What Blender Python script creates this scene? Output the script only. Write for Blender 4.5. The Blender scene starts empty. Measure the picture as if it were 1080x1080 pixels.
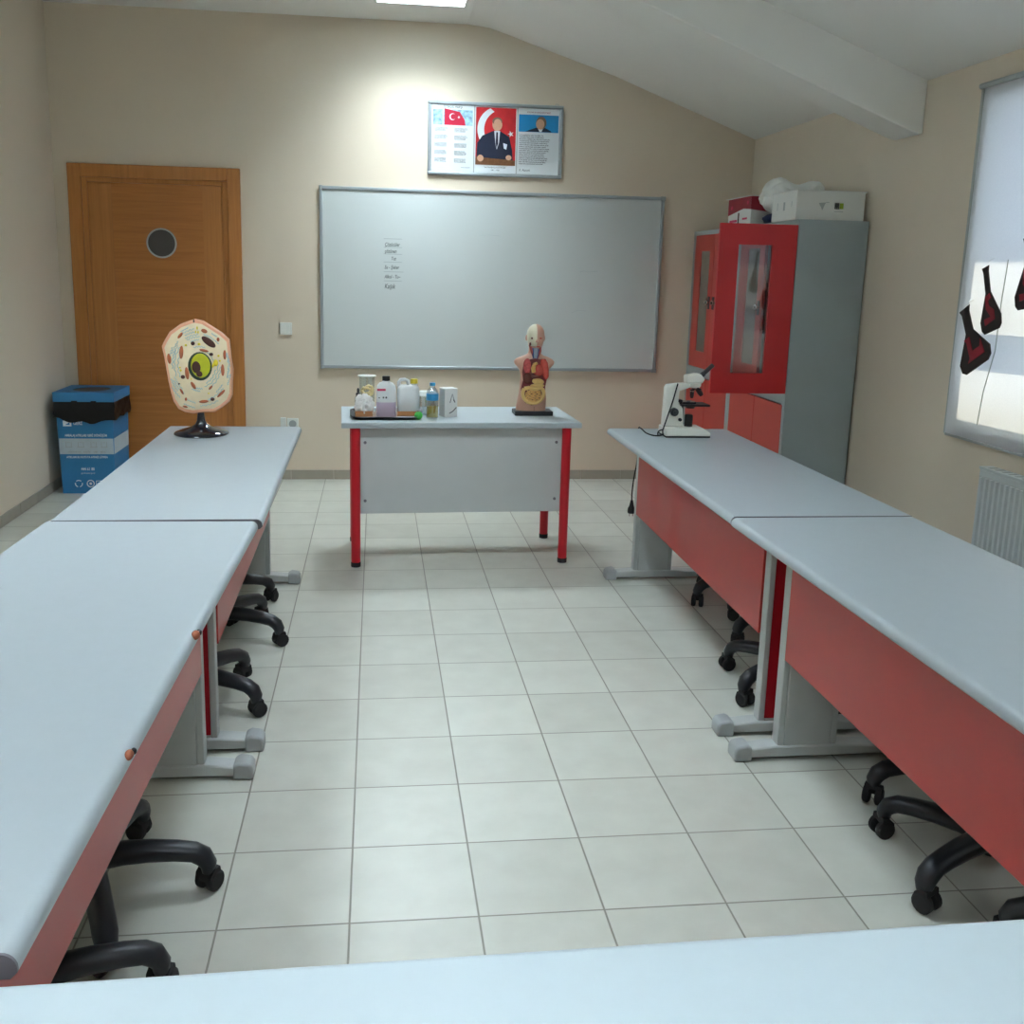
import bpy, bmesh, math, random
from mathutils import Vector, Matrix
random.seed(7)
C = bpy.context.scene.collection
PI = math.pi
def lin(c): return c/12.92 if c <= .04045 else ((c+.055)/1.055)**2.4
def rgb(r, g, b): return (lin(r/255), lin(g/255), lin(b/255), 1)

# ------------------------------------------------------------------ materials
def mat(name, col, rough=.5, noise=.04, scale=8, metal=0, spec=.5, bump=0, bscale=60, coat=0, trans=0, alpha=1, emis=None, estr=0, stretch=None):
    m = bpy.data.materials.new(name); m.use_nodes = True
    nt = m.node_tree; b = nt.nodes['Principled BSDF']
    b.inputs['Roughness'].default_value = rough; b.inputs['Metallic'].default_value = metal
    b.inputs['Specular IOR Level'].default_value = spec; b.inputs['Coat Weight'].default_value = coat
    b.inputs['Transmission Weight'].default_value = trans; b.inputs['Alpha'].default_value = alpha
    c = rgb(*col)
    tc = nt.nodes.new('ShaderNodeTexCoord'); n = nt.nodes.new('ShaderNodeTexNoise'); n.inputs['Scale'].default_value = scale
    n.inputs['Detail'].default_value = 4
    src = tc.outputs['Object']
    if stretch:
        mp = nt.nodes.new('ShaderNodeMapping'); mp.inputs['Scale'].default_value = stretch
        nt.links.new(src, mp.inputs['Vector']); src = mp.outputs['Vector']
    nt.links.new(src, n.inputs['Vector'])
    r = nt.nodes.new('ShaderNodeValToRGB')
    r.color_ramp.elements[0].position = .3; r.color_ramp.elements[1].position = .7
    r.color_ramp.elements[0].color = tuple(x*(1-noise) for x in c[:3])+(1,)
    r.color_ramp.elements[1].color = tuple(min(1, x*(1+noise)) for x in c[:3])+(1,)
    nt.links.new(n.outputs['Fac'], r.inputs['Fac']); nt.links.new(r.outputs['Color'], b.inputs['Base Color'])
    if bump:
        n2 = nt.nodes.new('ShaderNodeTexNoise'); n2.inputs['Scale'].default_value = bscale; nt.links.new(tc.outputs['Object'], n2.inputs['Vector'])
        bp = nt.nodes.new('ShaderNodeBump'); bp.inputs['Strength'].default_value = bump; bp.inputs['Distance'].default_value = .002
        nt.links.new(n2.outputs['Fac'], bp.inputs['Height']); nt.links.new(bp.outputs['Normal'], b.inputs['Normal'])
    if emis:
        b.inputs['Emission Color'].default_value = rgb(*emis); b.inputs['Emission Strength'].default_value = estr
    return m

def floor_mat(ox, oy, t=.3):
    m = bpy.data.materials.new('floor_tiles'); m.use_nodes = True; nt = m.node_tree; L = nt.links
    b = nt.nodes['Principled BSDF']; N = nt.nodes.new
    g = N('ShaderNodeNewGeometry'); s = N('ShaderNodeSeparateXYZ'); L.new(g.outputs['Position'], s.inputs[0])
    def M(op, a, bb=None):
        n = N('ShaderNodeMath'); n.operation = op
        for i, v in enumerate((a, bb)):
            if v is None: continue
            if isinstance(v, (int, float)): n.inputs[i].default_value = v
            else: L.new(v, n.inputs[i])
        return n.outputs[0]
    ux = M('DIVIDE', M('SUBTRACT', s.outputs[0], ox), t); uy = M('DIVIDE', M('SUBTRACT', s.outputs[1], oy), t)
    def edge(u):
        f = M('FRACT', u); return M('MINIMUM', f, M('SUBTRACT', 1, f))
    e = M('MINIMUM', edge(ux), edge(uy))
    mr = N('ShaderNodeMapRange'); mr.inputs['From Min'].default_value = .005; mr.inputs['From Max'].default_value = .0105
    L.new(e, mr.inputs['Value'])
    cb = N('ShaderNodeCombineXYZ'); L.new(M('FLOOR', ux), cb.inputs[0]); L.new(M('FLOOR', uy), cb.inputs[1])
    wn = N('ShaderNodeTexWhiteNoise'); L.new(cb.outputs[0], wn.inputs['Vector'])
    no = N('ShaderNodeTexNoise'); no.inputs['Scale'].default_value = 9; no.inputs['Detail'].default_value = 6; L.new(g.outputs['Position'], no.inputs['Vector'])
    v = M('ADD', M('MULTIPLY', wn.outputs['Value'], .35), M('MULTIPLY', no.outputs['Fac'], .65))
    r = N('ShaderNodeValToRGB'); r.color_ramp.elements[0].position = .25; r.color_ramp.elements[1].position = .75
    r.color_ramp.elements[0].color = rgb(188, 189, 178); r.color_ramp.elements[1].color = rgb(204, 206, 195); L.new(v, r.inputs[0])
    mx = N('ShaderNodeMix'); mx.data_type = 'RGBA'; L.new(mr.outputs[0], mx.inputs['Factor'])
    mx.inputs['A'].default_value = rgb(134, 132, 120); L.new(r.outputs[0], mx.inputs['B']); L.new(mx.outputs['Result'], b.inputs['Base Color'])
    b.inputs['Roughness'].default_value = .33
    bp = N('ShaderNodeBump'); bp.inputs['Strength'].default_value = .4; bp.inputs['Distance'].default_value = .002
    L.new(mr.outputs[0], bp.inputs['Height']); L.new(bp.outputs[0], b.inputs['Normal'])
    return m

def wood_mat(name, a, bcol, axis):
    m = bpy.data.materials.new(name); m.use_nodes = True; nt = m.node_tree; L = nt.links; b = nt.nodes['Principled BSDF']
    tc = nt.nodes.new('ShaderNodeTexCoord'); mp = nt.nodes.new('ShaderNodeMapping')
    sc = [55, 55, 55]; sc['xyz'.index(axis)] = 2.2; mp.inputs['Scale'].default_value = sc
    n = nt.nodes.new('ShaderNodeTexNoise'); n.inputs['Scale'].default_value = 1; n.inputs['Detail'].default_value = 5; n.inputs['Distortion'].default_value = .6
    r = nt.nodes.new('ShaderNodeValToRGB'); r.color_ramp.elements[0].position = .3; r.color_ramp.elements[1].position = .72
    r.color_ramp.elements[0].color = rgb(*a); r.color_ramp.elements[1].color = rgb(*bcol)
    L.new(tc.outputs['Object'], mp.inputs[0]); L.new(mp.outputs[0], n.inputs['Vector']); L.new(n.outputs['Fac'], r.inputs[0]); L.new(r.outputs[0], b.inputs['Base Color'])
    b.inputs['Roughness'].default_value = .42
    return m

M = {}
M['wall'] = mat('wall_paint', (222, 208, 187), .75, .015, 2, bump=.15, bscale=140)
M['wall_side'] = mat('wall_paint_side', (226, 214, 195), .75, .015, 2, bump=.15, bscale=140)
M['ceil'] = mat('ceiling_paint', (240, 239, 234), .85, .012, 2)
M['floor'] = floor_mat(-.3593, 2.0196)
M['skirt'] = mat('skirting_tile', (168, 160, 145), .4, .05, 10)
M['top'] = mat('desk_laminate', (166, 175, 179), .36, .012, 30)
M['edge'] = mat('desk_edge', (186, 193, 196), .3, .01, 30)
M['top_lit'] = mat('desk_laminate_lit', (192, 204, 209), .34, .012, 30)  # same laminate as the other tables, lightened to stand in for brighter light
M['cap'] = mat('desk_end_cap', (110, 108, 114), .5, .04)
M['metal'] = mat('grey_powder_metal', (178, 183, 181), .42, .02, 20)
M['cap2'] = mat('grey_plastic_foot', (160, 165, 165), .5, .03)
M['redp'] = mat('red_modesty_board', (188, 44, 38), .38, .03, 12, coat=.3)
M['reds'] = mat('deep_red_board', (178, 12, 34), .4, .03, 12)
M['black'] = mat('black_plastic', (24, 27, 34), .38, .1, 20)
M['rubber'] = mat('black_rubber', (22, 22, 24), .7, .1, 20)
M['fabric'] = mat('dark_seat_fabric', (30, 32, 38), .9, .15, 80, bump=.4, bscale=300)
M['chrome'] = mat('chrome', (190, 190, 190), .2, .02, 10, metal=1)
M['alu'] = mat('aluminium_frame', (168, 176, 180), .35, .02, 10, metal=.4)
M['board'] = mat('whiteboard_surface', (206, 213, 211), .28, .012, 1.4)
M['wood'] = wood_mat('door_wood_horizontal', (172, 106, 46), (190, 122, 58), 'x')
M['woodv'] = wood_mat('door_wood_vertical', (176, 112, 52), (194, 128, 64), 'z')
M['darkglass'] = mat('dark_porthole_glass', (72, 68, 66), .25, .03)
M['redmetal'] = mat('red_lacquered_metal', (196, 30, 34), .38, .03, 4)
M['redmetal2'] = mat('red_lacquered_front', (188, 62, 54), .4, .03, 4)
M['greymetal'] = mat('grey_cabinet_metal', (158, 170, 172), .45, .03, 5)
M['white'] = mat('white_plastic', (226, 228, 222), .4, .015)
M['whitecard'] = mat('white_card', (224, 226, 222), .6, .015)
M['radiator'] = mat('radiator_enamel', (206, 213, 214), .3, .01)
M['ink'] = mat('printed_ink', (70, 72, 76), .6, .05)
M['marker'] = mat('marker_ink', (88, 98, 98), .6, .05)
M['faint'] = mat('faint_marker', (170, 178, 178), .6, .05)
M['smoke'] = mat('smudge', (190, 198, 198), .6, .05)
M['desk_red'] = mat('red_tube_lacquer', (196, 26, 40), .35, .03, 8)
M['panel'] = mat('grey_modesty_board', (194, 199, 198), .45, .015, 10)
M['gtop'] = mat('teacher_desk_laminate', (190, 200, 203), .38, .012, 20)
M['gedge'] = mat('teacher_desk_edge', (172, 182, 186), .5, .012, 20)
M['blue'] = mat('blue_card', (48, 128, 184), .5, .04, 10)
M['bluedk'] = mat('blue_card_side', (28, 84, 140), .5, .04, 10)
M['palestrip'] = mat('pale_strip', (190, 206, 214), .6, .03, 30)
M['bag'] = mat('black_bin_liner', (14, 14, 16), .42, .1, 20, spec=.35, bump=1, bscale=40)
M['clearbag'] = mat('white_plastic_bag', (240, 243, 240), .4, .02, 20, bump=.6, bscale=30)
M['sym'] = mat('white_print', (225, 235, 240), .6, .02)
M['stickred'] = mat('crimson_card', (150, 22, 46), .5, .06, 20)
M['green'] = mat('green_print', (160, 190, 60), .6, .03)
M['navy'] = mat('navy_cloth', (28, 46, 92), .7, .2, 30)
M['skinpale'] = mat('model_skin', (208, 160, 138), .4, .04, 20)
M['bone'] = mat('model_bone', (228, 222, 196), .35, .03, 20)
M['cavity'] = mat('model_cavity', (110, 30, 34), .35, .15, 50)
M['heart'] = mat('model_heart', (196, 78, 66), .25, .12, 60)
M['lung'] = mat('model_lung', (190, 84, 84), .25, .25, 90)
M['liver'] = mat('model_liver', (100, 46, 38), .25, .1, 40)
M['gut'] = mat('model_gut', (226, 176, 104), .3, .12, 90)
M['stomach'] = mat('model_stomach', (226, 190, 120), .3, .05, 50)
M['vein'] = mat('model_vein', (50, 60, 120), .3, .05)
M['artery'] = mat('model_artery', (170, 30, 34), .3, .05)
M['trachea'] = mat('model_trachea', (150, 160, 176), .35, .06, 60)
M['muscle'] = mat('model_muscle', (160, 66, 54), .35, .2, 60)
M['peach'] = mat('cell_membrane', (240, 176, 140), .4, .06, 15)
M['cream'] = mat('cell_plasm', (240, 222, 186), .4, .05, 25)
M['mito'] = mat('cell_mitochondria', (188, 104, 66), .35, .1, 40)
M['er'] = mat('cell_reticulum', (170, 196, 200), .35, .08, 40)
M['dkbrown'] = mat('cell_dark_brown', (74, 36, 26), .35, .1, 40)
M['lime'] = mat('cell_nucleus', (190, 190, 30), .3, .08, 40)
M['olive'] = mat('cell_nucleus_rim', (44, 62, 44), .3, .05, 40)
M['yellow'] = mat('yellow_plastic', (236, 214, 60), .4, .03)
M['gloss'] = mat('glossy_black', (14, 16, 30), .12, .05, 10, coat=.5)
M['microw'] = mat('microscope_enamel', (232, 232, 222), .3, .01)
M['tray'] = mat('tray_wood', (150, 106, 78), .35, .1, 30)
M['card'] = mat('kraft_card', (184, 128, 82), .7, .08, 30)
M['tissue'] = mat('tissue_paper', (240, 240, 238), .8, .02, 30)
M['rubbery'] = mat('cream_rubber_tube', (222, 206, 150), .5, .05, 30)
M['hdpe'] = mat('translucent_white_plastic', (232, 236, 236), .35, .015, 10)
M['lilac'] = mat('lilac_liquid', (206, 192, 212), .3, .02, 10)
M['bluelab'] = mat('blue_label', (54, 150, 200), .4, .08, 60)
M['amber'] = mat('amber_liquid', (220, 200, 110), .2, .06, 40)
M['greenb'] = mat('green_lid', (70, 190, 80), .4, .05, 30)
M['redlab'] = mat('magenta_label', (200, 40, 90), .5, .05, 30)
M['flask'] = mat('black_card', (34, 22, 24), .6, .06, 20)
M['flaskred'] = mat('crimson_letter', (150, 22, 44), .6, .06, 20)
M['posterw'] = mat('poster_white', (226, 232, 234), .35, .01, 10)
M['flag'] = mat('flag_red', (196, 24, 60), .4, .04, 10)
M['flagred2'] = mat('backdrop_red', (196, 34, 40), .4, .12, 20)
M['sky1'] = mat('print_sky', (160, 200, 222), .4, .45, 40)
M['pblue'] = mat('print_blue', (30, 140, 200), .4, .06, 10)
M['suit'] = mat('print_suit', (28, 36, 58), .4, .1, 30)
M['face'] = mat('print_face', (206, 160, 130), .4, .05, 30)
M['hair'] = mat('print_hair', (120, 100, 80), .4, .05, 30)
M['desk'] = mat('print_desk', (120, 80, 50), .4, .2, 60)
M['sealant'] = mat('seam_shadow', (96, 104, 112), .6, .03)
M['chip'] = mat('exposed_chipboard', (150, 84, 56), .8, .2, 80)

def glass(name, tint=(230, 240, 240), ior=1.45, rough=.02, mixv=.85):
    m = bpy.data.materials.new(name); m.use_nodes = True; nt = m.node_tree; nt.nodes.clear()
    o = nt.nodes.new('ShaderNodeOutputMaterial'); mx = nt.nodes.new('ShaderNodeMixShader'); t = nt.nodes.new('ShaderNodeBsdfTransparent'); g = nt.nodes.new('ShaderNodeBsdfGlossy')
    t.inputs[0].default_value = rgb(*tint); g.inputs['Roughness'].default_value = rough; mx.inputs[0].default_value = 1-mixv
    nt.links.new(t.outputs[0], mx.inputs[1]); nt.links.new(g.outputs[0], mx.inputs[2]); nt.links.new(mx.outputs[0], o.inputs[0])
    return m
M['glass'] = glass('clear_glass', (244, 248, 248), mixv=.93); M['cabglass'] = glass('cabinet_glass', (225, 225, 225), mixv=.93, rough=.04)
M['greyglass'] = mat('grey_cabinet_glass', (128, 122, 112), .12, .12, 6, spec=.6)  # opaque grey stands in for reflections and contents behind the closed panes
M['pet'] = glass('clear_bottle_plastic', (228, 234, 236), mixv=.75, rough=.1)

def blind_mat():
    m = bpy.data.materials.new('roller_blind_fabric'); m.use_nodes = True; nt = m.node_tree; nt.nodes.clear()
    o = nt.nodes.new('ShaderNodeOutputMaterial'); mx = nt.nodes.new('ShaderNodeMixShader'); t = nt.nodes.new('ShaderNodeBsdfTranslucent'); d = nt.nodes.new('ShaderNodeBsdfDiffuse')
    n = nt.nodes.new('ShaderNodeTexNoise'); n.inputs['Scale'].default_value = 200; r = nt.nodes.new('ShaderNodeValToRGB')
    r.color_ramp.elements[0].color = rgb(226, 230, 236); r.color_ramp.elements[1].color = rgb(240, 243, 247)
    tc = nt.nodes.new('ShaderNodeTexCoord'); nt.links.new(tc.outputs['Object'], n.inputs['Vector'])
    nt.links.new(n.outputs['Fac'], r.inputs[0]); nt.links.new(r.outputs[0], t.inputs[0]); nt.links.new(r.outputs[0], d.inputs[0])
    mx.inputs[0].default_value = .38
    nt.links.new(d.outputs[0], mx.inputs[1]); nt.links.new(t.outputs[0], mx.inputs[2]); nt.links.new(mx.outputs[0], o.inputs[0])
    return m
M['blind'] = blind_mat()

# ------------------------------------------------------------------ mesh builder
class B:
    def __init__(s): s.bm = bmesh.new(); s.mi = 0
    def _mark(s, faces):
        for f in faces: f.material_index = s.mi
    def box(s, x0, x1, y0, y1, z0, z1, mtx=None):
        vs = [s.bm.verts.new((x, y, z)) for z in (z0, z1) for y in (y0, y1) for x in (x0, x1)]
        if mtx:
            for v in vs: v.co = mtx @ v.co
        q = [(0, 2, 3, 1), (4, 5, 7, 6), (0, 1, 5, 4), (2, 6, 7, 3), (0, 4, 6, 2), (1, 3, 7, 5)]
        s._mark([s.bm.faces.new([vs[i] for i in f]) for f in q]); return s
    def prism(s, pts, axis, a, b):
        def P(u, v, w): return {'x': (w, u, v), 'y': (u, w, v), 'z': (u, v, w)}[axis]
        A = [s.bm.verts.new(P(u, v, a)) for u, v in pts]; Bv = [s.bm.verts.new(P(u, v, b)) for u, v in pts]
        n = len(pts); fs = [s.bm.faces.new(A), s.bm.faces.new(Bv[::-1])]
        for i in range(n): fs.append(s.bm.faces.new((A[i], Bv[i], Bv[(i+1) % n], A[(i+1) % n])))
        s._mark(fs); bmesh.ops.recalc_face_normals(s.bm, faces=fs); return s
    def rings(s, rings, cap=True, closed=False):
        R = [[s.bm.verts.new(p) for p in r] for r in rings]; n = len(R[0]); fs = []
        rng = range(len(R)) if closed else range(len(R)-1)
        for i in rng:
            a, b = R[i], R[(i+1) % len(R)]
            for j in range(n): fs.append(s.bm.faces.new((a[j], a[(j+1) % n], b[(j+1) % n], b[j])))
        if cap and not closed: fs.append(s.bm.faces.new(R[0][::-1])); fs.append(s.bm.faces.new(R[-1]))
        s._mark(fs); bmesh.ops.recalc_face_normals(s.bm, faces=fs); return s
    def lathe(s, prof, c=(0, 0, 0), n=24, axis='z'):
        rr = []
        for r, z in prof:
            ring = []
            for k in range(n):
                a = 2*PI*k/n; u, v = max(r, 1e-4)*math.cos(a), max(r, 1e-4)*math.sin(a)
                p = {'z': (u, v, z), 'x': (z, u, v), 'y': (u, z, v)}[axis]
                ring.append((c[0]+p[0], c[1]+p[1], c[2]+p[2]))
            rr.append(ring)
        return s.rings(rr)
    def tube(s, pts, r, n=10, sy=1.0, closed=False):
        pts = [Vector(p) for p in pts]; rs = r if isinstance(r, (list, tuple)) else [r]*len(pts); rr = []
        for i, p in enumerate(pts):
            a = pts[i-1] if (i > 0 or closed) else p; b = pts[(i+1) % len(pts)] if (i < len(pts)-1 or closed) else p
            t = (b-a).normalized(); up = Vector((0, 0, 1)) if abs(t.z) < .95 else Vector((1, 0, 0))
            if i and not closed:
                up = u2
            u = t.cross(up).normalized(); v = u.cross(t).normalized(); u2 = v
            rr.append([p + u*math.cos(2*PI*k/n)*rs[i] + v*math.sin(2*PI*k/n)*rs[i]*sy for k in range(n)])
        return s.rings(rr, closed=closed)
    def ell(s, c, r, u=16, v=10, mtx=None):
        m = Matrix.Translation(c) @ (mtx or Matrix()) @ Matrix.Diagonal((*r, 1))
        o = bmesh.ops.create_uvsphere(s.bm, u_segments=u, v_segments=v, radius=1, matrix=m)
        fs = {f for vv in o['verts'] for f in vv.link_faces}; s._mark(fs); return s
    def quad(s, pts): s._mark([s.bm.faces.new([s.bm.verts.new(p) for p in pts])]); return s
    def split(s, name, mats, parent=None, **kw):
        # every loose piece becomes a part of its own
        bm = s.bm; left = set(bm.verts); out = []
        while left:
            seed = left.pop(); isl = {seed}; st = [seed]
            while st:
                v = st.pop()
                for e in v.link_edges:
                    w = e.other_vert(v)
                    if w not in isl: isl.add(w); st.append(w)
            left -= isl; nb = B(); mp = {v: nb.bm.verts.new(v.co) for v in isl}
            for f in {f for v in isl for f in v.link_faces}: nb.bm.faces.new([mp[v] for v in f.verts])
            out.append(nb.build(name, mats, parent, **kw))
        bm.free(); return out
    def build(s, name, mats, parent=None, bevel=0, seg=2, smooth=True, loc=None, angle=38):
        me = bpy.data.meshes.new(name); s.bm.to_mesh(me); s.bm.free()
        for m in (mats if isinstance(mats, (list, tuple)) else [mats]): me.materials.append(m)
        if smooth:
            me.polygons.foreach_set('use_smooth', [True]*len(me.polygons)); me.set_sharp_from_angle(angle=math.radians(angle))
        o = bpy.data.objects.new(name, me); C.objects.link(o)
        if parent: o.parent = parent
        if loc: o.location = loc
        if bevel:
            b = o.modifiers.new('bevel', 'BEVEL'); b.width = bevel; b.segments = seg; b.limit_method = 'ANGLE'; b.angle_limit = math.radians(40)
        return o
def tag(o, label, cat, group=None, kind=None):
    o['label'] = label; o['category'] = cat
    if group: o['group'] = group
    if kind: o['kind'] = kind
    return o
def thing(name, label, cat, loc=(0, 0, 0), rz=0, group=None):
    o = bpy.data.objects.new(name, None); o.empty_display_size = .1; C.objects.link(o); o.location = loc; o.rotation_euler = (0, 0, rz)
    return tag(o, label, cat, group)
def struct(o): o['kind'] = 'structure'; return o
def dup(o, parent=None):
    c = o.copy(); C.objects.link(c); c.parent = parent
    for ch in [k for k in bpy.data.objects if k.parent == o and k != c]: dup(ch, c)
    return c
def text(body, size, m, parent, loc, rot, name='lettering', align='LEFT', shear=0, bold=0, sx=1, spacing=1, line=1):
    cu = bpy.data.curves.new('t', 'FONT'); cu.body = body; cu.size = size; cu.align_x = align; cu.shear = shear; cu.offset = bold
    cu.extrude = .0002; cu.resolution_u = 2; cu.space_character = spacing; cu.space_line = line
    t = bpy.data.objects.new('t', cu); C.objects.link(t)
    dg = bpy.context.evaluated_depsgraph_get(); me = bpy.data.meshes.new_from_object(t.evaluated_get(dg))
    bpy.data.objects.remove(t); bpy.data.curves.remove(cu)
    me.materials.clear(); me.materials.append(m)
    me.transform(Matrix.Diagonal((sx, 1, 1, 1)))
    o = bpy.data.objects.new(name, me); C.objects.link(o)
    if parent: o.parent = parent
    o.location = loc; o.rotation_euler = rot
    return o
FRONT = (PI/2, 0, 0)             # reads from -y

XL, XR, YB, YF = -2.1065, 2.6542, 6.9044, -1.6
ZC, ZR = 3.105, 2.445
# ------------------------------------------------------------------ room shell
b = B(); b.box(XL-.2, XR+.25, YF-.2, YB+.2, -.12, 0); struct(b.build('floor', M['floor'], smooth=False))
prof = [(XL, ZC), (.60, ZC), (.74, 3.092), (.88, 3.052), (1.05, 2.998), (1.632, 2.82), (XR, ZR)]
HO = {(5.90, 6.48): [(-.02, .56)], (2.6, 3.18): [(-1.55, -.97), (-.02, .56)], (-.4, .18): [(-1.55, -.97), (-.02, .56)]}
b = B(); ys = sorted([YF, YB]+[v for k in HO for v in k])
for y0, y1 in zip(ys[:-1], ys[1:]):
    x0 = XL
    for hx0, hx1 in HO.get((y0, y1), []):
        b.box(x0, hx0, y0, y1, ZC, 3.35); b.box(hx0, hx1, y0, y1, ZC+.13, 3.35); x0 = hx1
    b.prism([(x0, ZC)]+prof[1:]+[(XR, 3.35), (x0, 3.35)], 'y', y0, y1)
struct(b.build('ceiling', M['ceil'], smooth=False))
b = B(); b.prism([(XL-.2, 0), (XR+.2, 0), (XR+.2, 3.35), (XL-.2, 3.35)], 'y', YB, YB+.2); struct(b.build('wall_back', M['wall'], smooth=False))
b = B(); b.prism([(XL-.2, 0), (XR+.2, 0), (XR+.2, 3.35), (XL-.2, 3.35)], 'y', YF-.2, YF); struct(b.build('wall_front', M['wall_side'], smooth=False))
b = B(); b.box(XL-.2, XL, YF, YB, 0, 3.35); struct(b.build('wall_left', M['wall_side'], smooth=False))
WY0, WY1, WZ0, WZ1 = 2.55, 4.165, .845, 2.27     # window opening
VY0, VY1 = -.2, 1.4                               # second opening nearer the camera
b = B()
for (y0, y1, z0, z1) in ((YF, VY0, 0, 3.35), (VY1, WY0, 0, 3.35), (WY1, YB, 0, 3.35), (WY0, WY1, 0, WZ0), (WY0, WY1, WZ1, 3.35), (VY0, VY1, 0, WZ0), (VY0, VY1, WZ1, 3.35)):
    b.box(XR, XR+.22, y0, y1, z0, z1)
struct(b.build('wall_right', M['wall_side'], smooth=False))
# sloping roof beam
sl = .376
b = B(); y0, y1 = 4.70, 4.945
def zt(x): return ZR + sl*(XR-x)
pts = [(XR, 2.197), (2.63, 2.198), (2.60, 2.205), (.18, 2.205+sl*(2.60-.18)), (.18, 3.2), (XR, 3.2)]
b.prism(pts, 'y', y0, y1); struct(b.build('trim_1', M['ceil'], bevel=.006, smooth=True))
# skirting tiles
def skirt(name, a, c, nrm, gap=None):
    b = B(); a = Vector(a); c = Vector(c); L = (c-a).length; t = (c-a).normalized(); n = Vector(nrm); s = 0
    while s < L-.01:
        e = min(s+.298, L)
        if not (gap and e > gap[0] and s < gap[1]):
            p, q = a+t*s, a+t*e
            lo = [p, q, q+n*.009, p+n*.009]
            b.rings([[(v.x, v.y, 0) for v in lo], [(v.x, v.y, .067) for v in lo]])
        s += .3
    return struct(b.build(name, M['skirt'], bevel=.002, smooth=False))
skirt('baseboard_back', (-.90, YB, 0), (XR, YB, 0), (0, -1, 0))
skirt('baseboard_left', (XL, YF, 0), (XL, YB, 0), (1, 0, 0))
skirt('baseboard_right', (XR, YF, 0), (XR, YB, 0), (-1, 0, 0))

# ------------------------------------------------------------------ door on the back wall
DL, DR, DT = -2.014, -.907, 2.121
door = struct(bpy.data.objects.new('door_1', None)); C.objects.link(door); door.location = ((DL+DR)/2, YB, 0)
hw = (DR-DL)/2
b = B()
b.box(-hw, -hw+.085, -.03, 0, 0, DT); b.box(hw-.085, hw, -.03, 0, 0, DT); b.box(-hw+.085, hw-.085, -.03, 0, DT-.085, DT)
b.build('door_casing', M['woodv'], door, bevel=.004)
b = B()
b.box(-hw+.085, -hw+.12, -.018, 0, 0, DT-.085); b.box(hw-.12, hw-.085, -.018, 0, 0, DT-.085); b.box(-hw+.12, hw-.12, -.018, 0, DT-.115, DT-.085)
b.build('door_stop', M['woodv'], door, bevel=.003)
b = B(); b.box(-hw+.12, hw-.12, -.008, 0, .008, DT-.116); leaf = b.build('door_leaf', M['wood'], door)
b = B(); b.box(-hw+.125, -hw+.27, -.0105, -.008, .01, DT-.12); b.box(hw-.25, hw-.125, -.0105, -.008, .01, DT-.12); b.build('door_stile', M['woodv'], door)
cx, cz = -1.432+1.4605, 1.622
b = B(); b.lathe([(.0, -.0125), (.09, -.0125), (.09, -.009), (.0, -.009)], (cx, 0, cz), 40, 'y'); pane = b.build('porthole_glass', M['darkglass'], door)
b = B(); b.lathe([(.088, -.011), (.088, -.0145), (.0985, -.0145), (.0985, -.0085)], (cx, 0, cz), 40, 'y'); b.build('porthole_ring', M['metal'], door)
# handle is low on the latch side, behind the cell model
b = B(); b.box(hw-.235, hw-.205, -.02, -.0105, .86, 1.02); b.tube([(hw-.22, -.02, .96), (hw-.22, -.06, .96), (hw-.24, -.065, .96), (hw-.33, -.065, .96)], .009)
b.build('door_handle', M['chrome'], door, bevel=.002)

# ------------------------------------------------------------------ windows with blinds, sill, radiator
def window(n, y0, y1):
    w = struct(bpy.data.objects.new('window_%d' % n, None)); C.objects.link(w); w.location = (XR, (y0+y1)/2, WZ0); h = (y1-y0)/2; H = WZ1-WZ0
    xo = .09
    b = B(); f = .03
    b.box(xo, xo+.06, -h, -h+f, 0, H); b.box(xo, xo+.06, h-f, h, 0, H); b.box(xo, xo+.06, -h+f, h-f, 0, f); b.box(xo, xo+.06, -h+f, h-f, H-f, H)
    z1 = 1.16-WZ0; b.box(xo, xo+.06, -h+f, h-f, 1.275-WZ0, 1.38-WZ0); b.box(xo, xo+.06, -h+f, h-f, f, .14)
    b.box(xo, xo+.06, -.03, .03, .14, 1.275-WZ0); b.box(xo, xo+.06, -.03, .03, 1.38-WZ0, H-f)
    b.build('window_frame', M['white'], w, bevel=.004)
    b = B(); b.box(xo+.028, xo+.032, -h+f, h-f, .14, H-f); b.build('window_pane', M['glass'], w)
    b = B(); b.box(-.01, xo, -h-.0, h+.0, -.012, .004); b.build('window_sill', M['white'], w)
    return w
window(1, WY0, WY1); window(2, VY0, VY1)
# outside: roof overhang that shades the upper panes
b = B(); b.box(XR+.22, XR+1.05, YF-.2, YB+.2, 2.62, 2.70); struct(b.build('trim_2', M['ceil'], smooth=False))

def blind(y0, y1, z0, z1, label):
    bl = thing('roller_blind', label, 'blind', (XR-.016, (y0+y1)/2, z1)); h = (y1-y0)/2; H = z1-z0
    b = B(); n = 40; rows = 24
    vs = []
    for j in range(rows+1):
        z = -H*j/rows; row = []
        for i in range(n+1):
            y = -h+2*h*i/n; e = (1-abs(y)/h)
            row.append(b.bm.verts.new((-.004*math.sin(y*5+z*2)-.003*math.sin(y*2.2-z*5)*(j/rows), y, z)))
        vs.append(row)
    for j in range(rows):
        for i in range(n): b.bm.faces.new((vs[j][i], vs[j+1][i], vs[j+1][i+1], vs[j][i+1]))
    b.build('blind_fabric', M['blind'], bl, angle=180)
    b = B(); b.lathe([(.012, -h-.01), (.012, h+.01)], (-.008, 0, .006), 14, 'y'); b.build('roller', M['metal'], bl)
    b = B(); b.box(-.006, .004, -h, h, -H-.007, -H+.004); b.build('bottom_bar', M['metal'], bl, bevel=.002)
    for a_, c_ in ((h, h+.016), (-h-.016, -h)):
        b = B(); b.box(-.001, .012, a_, c_, -H, .012); b.build('guide_rail', M['metal'], bl)
    return bl
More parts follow.
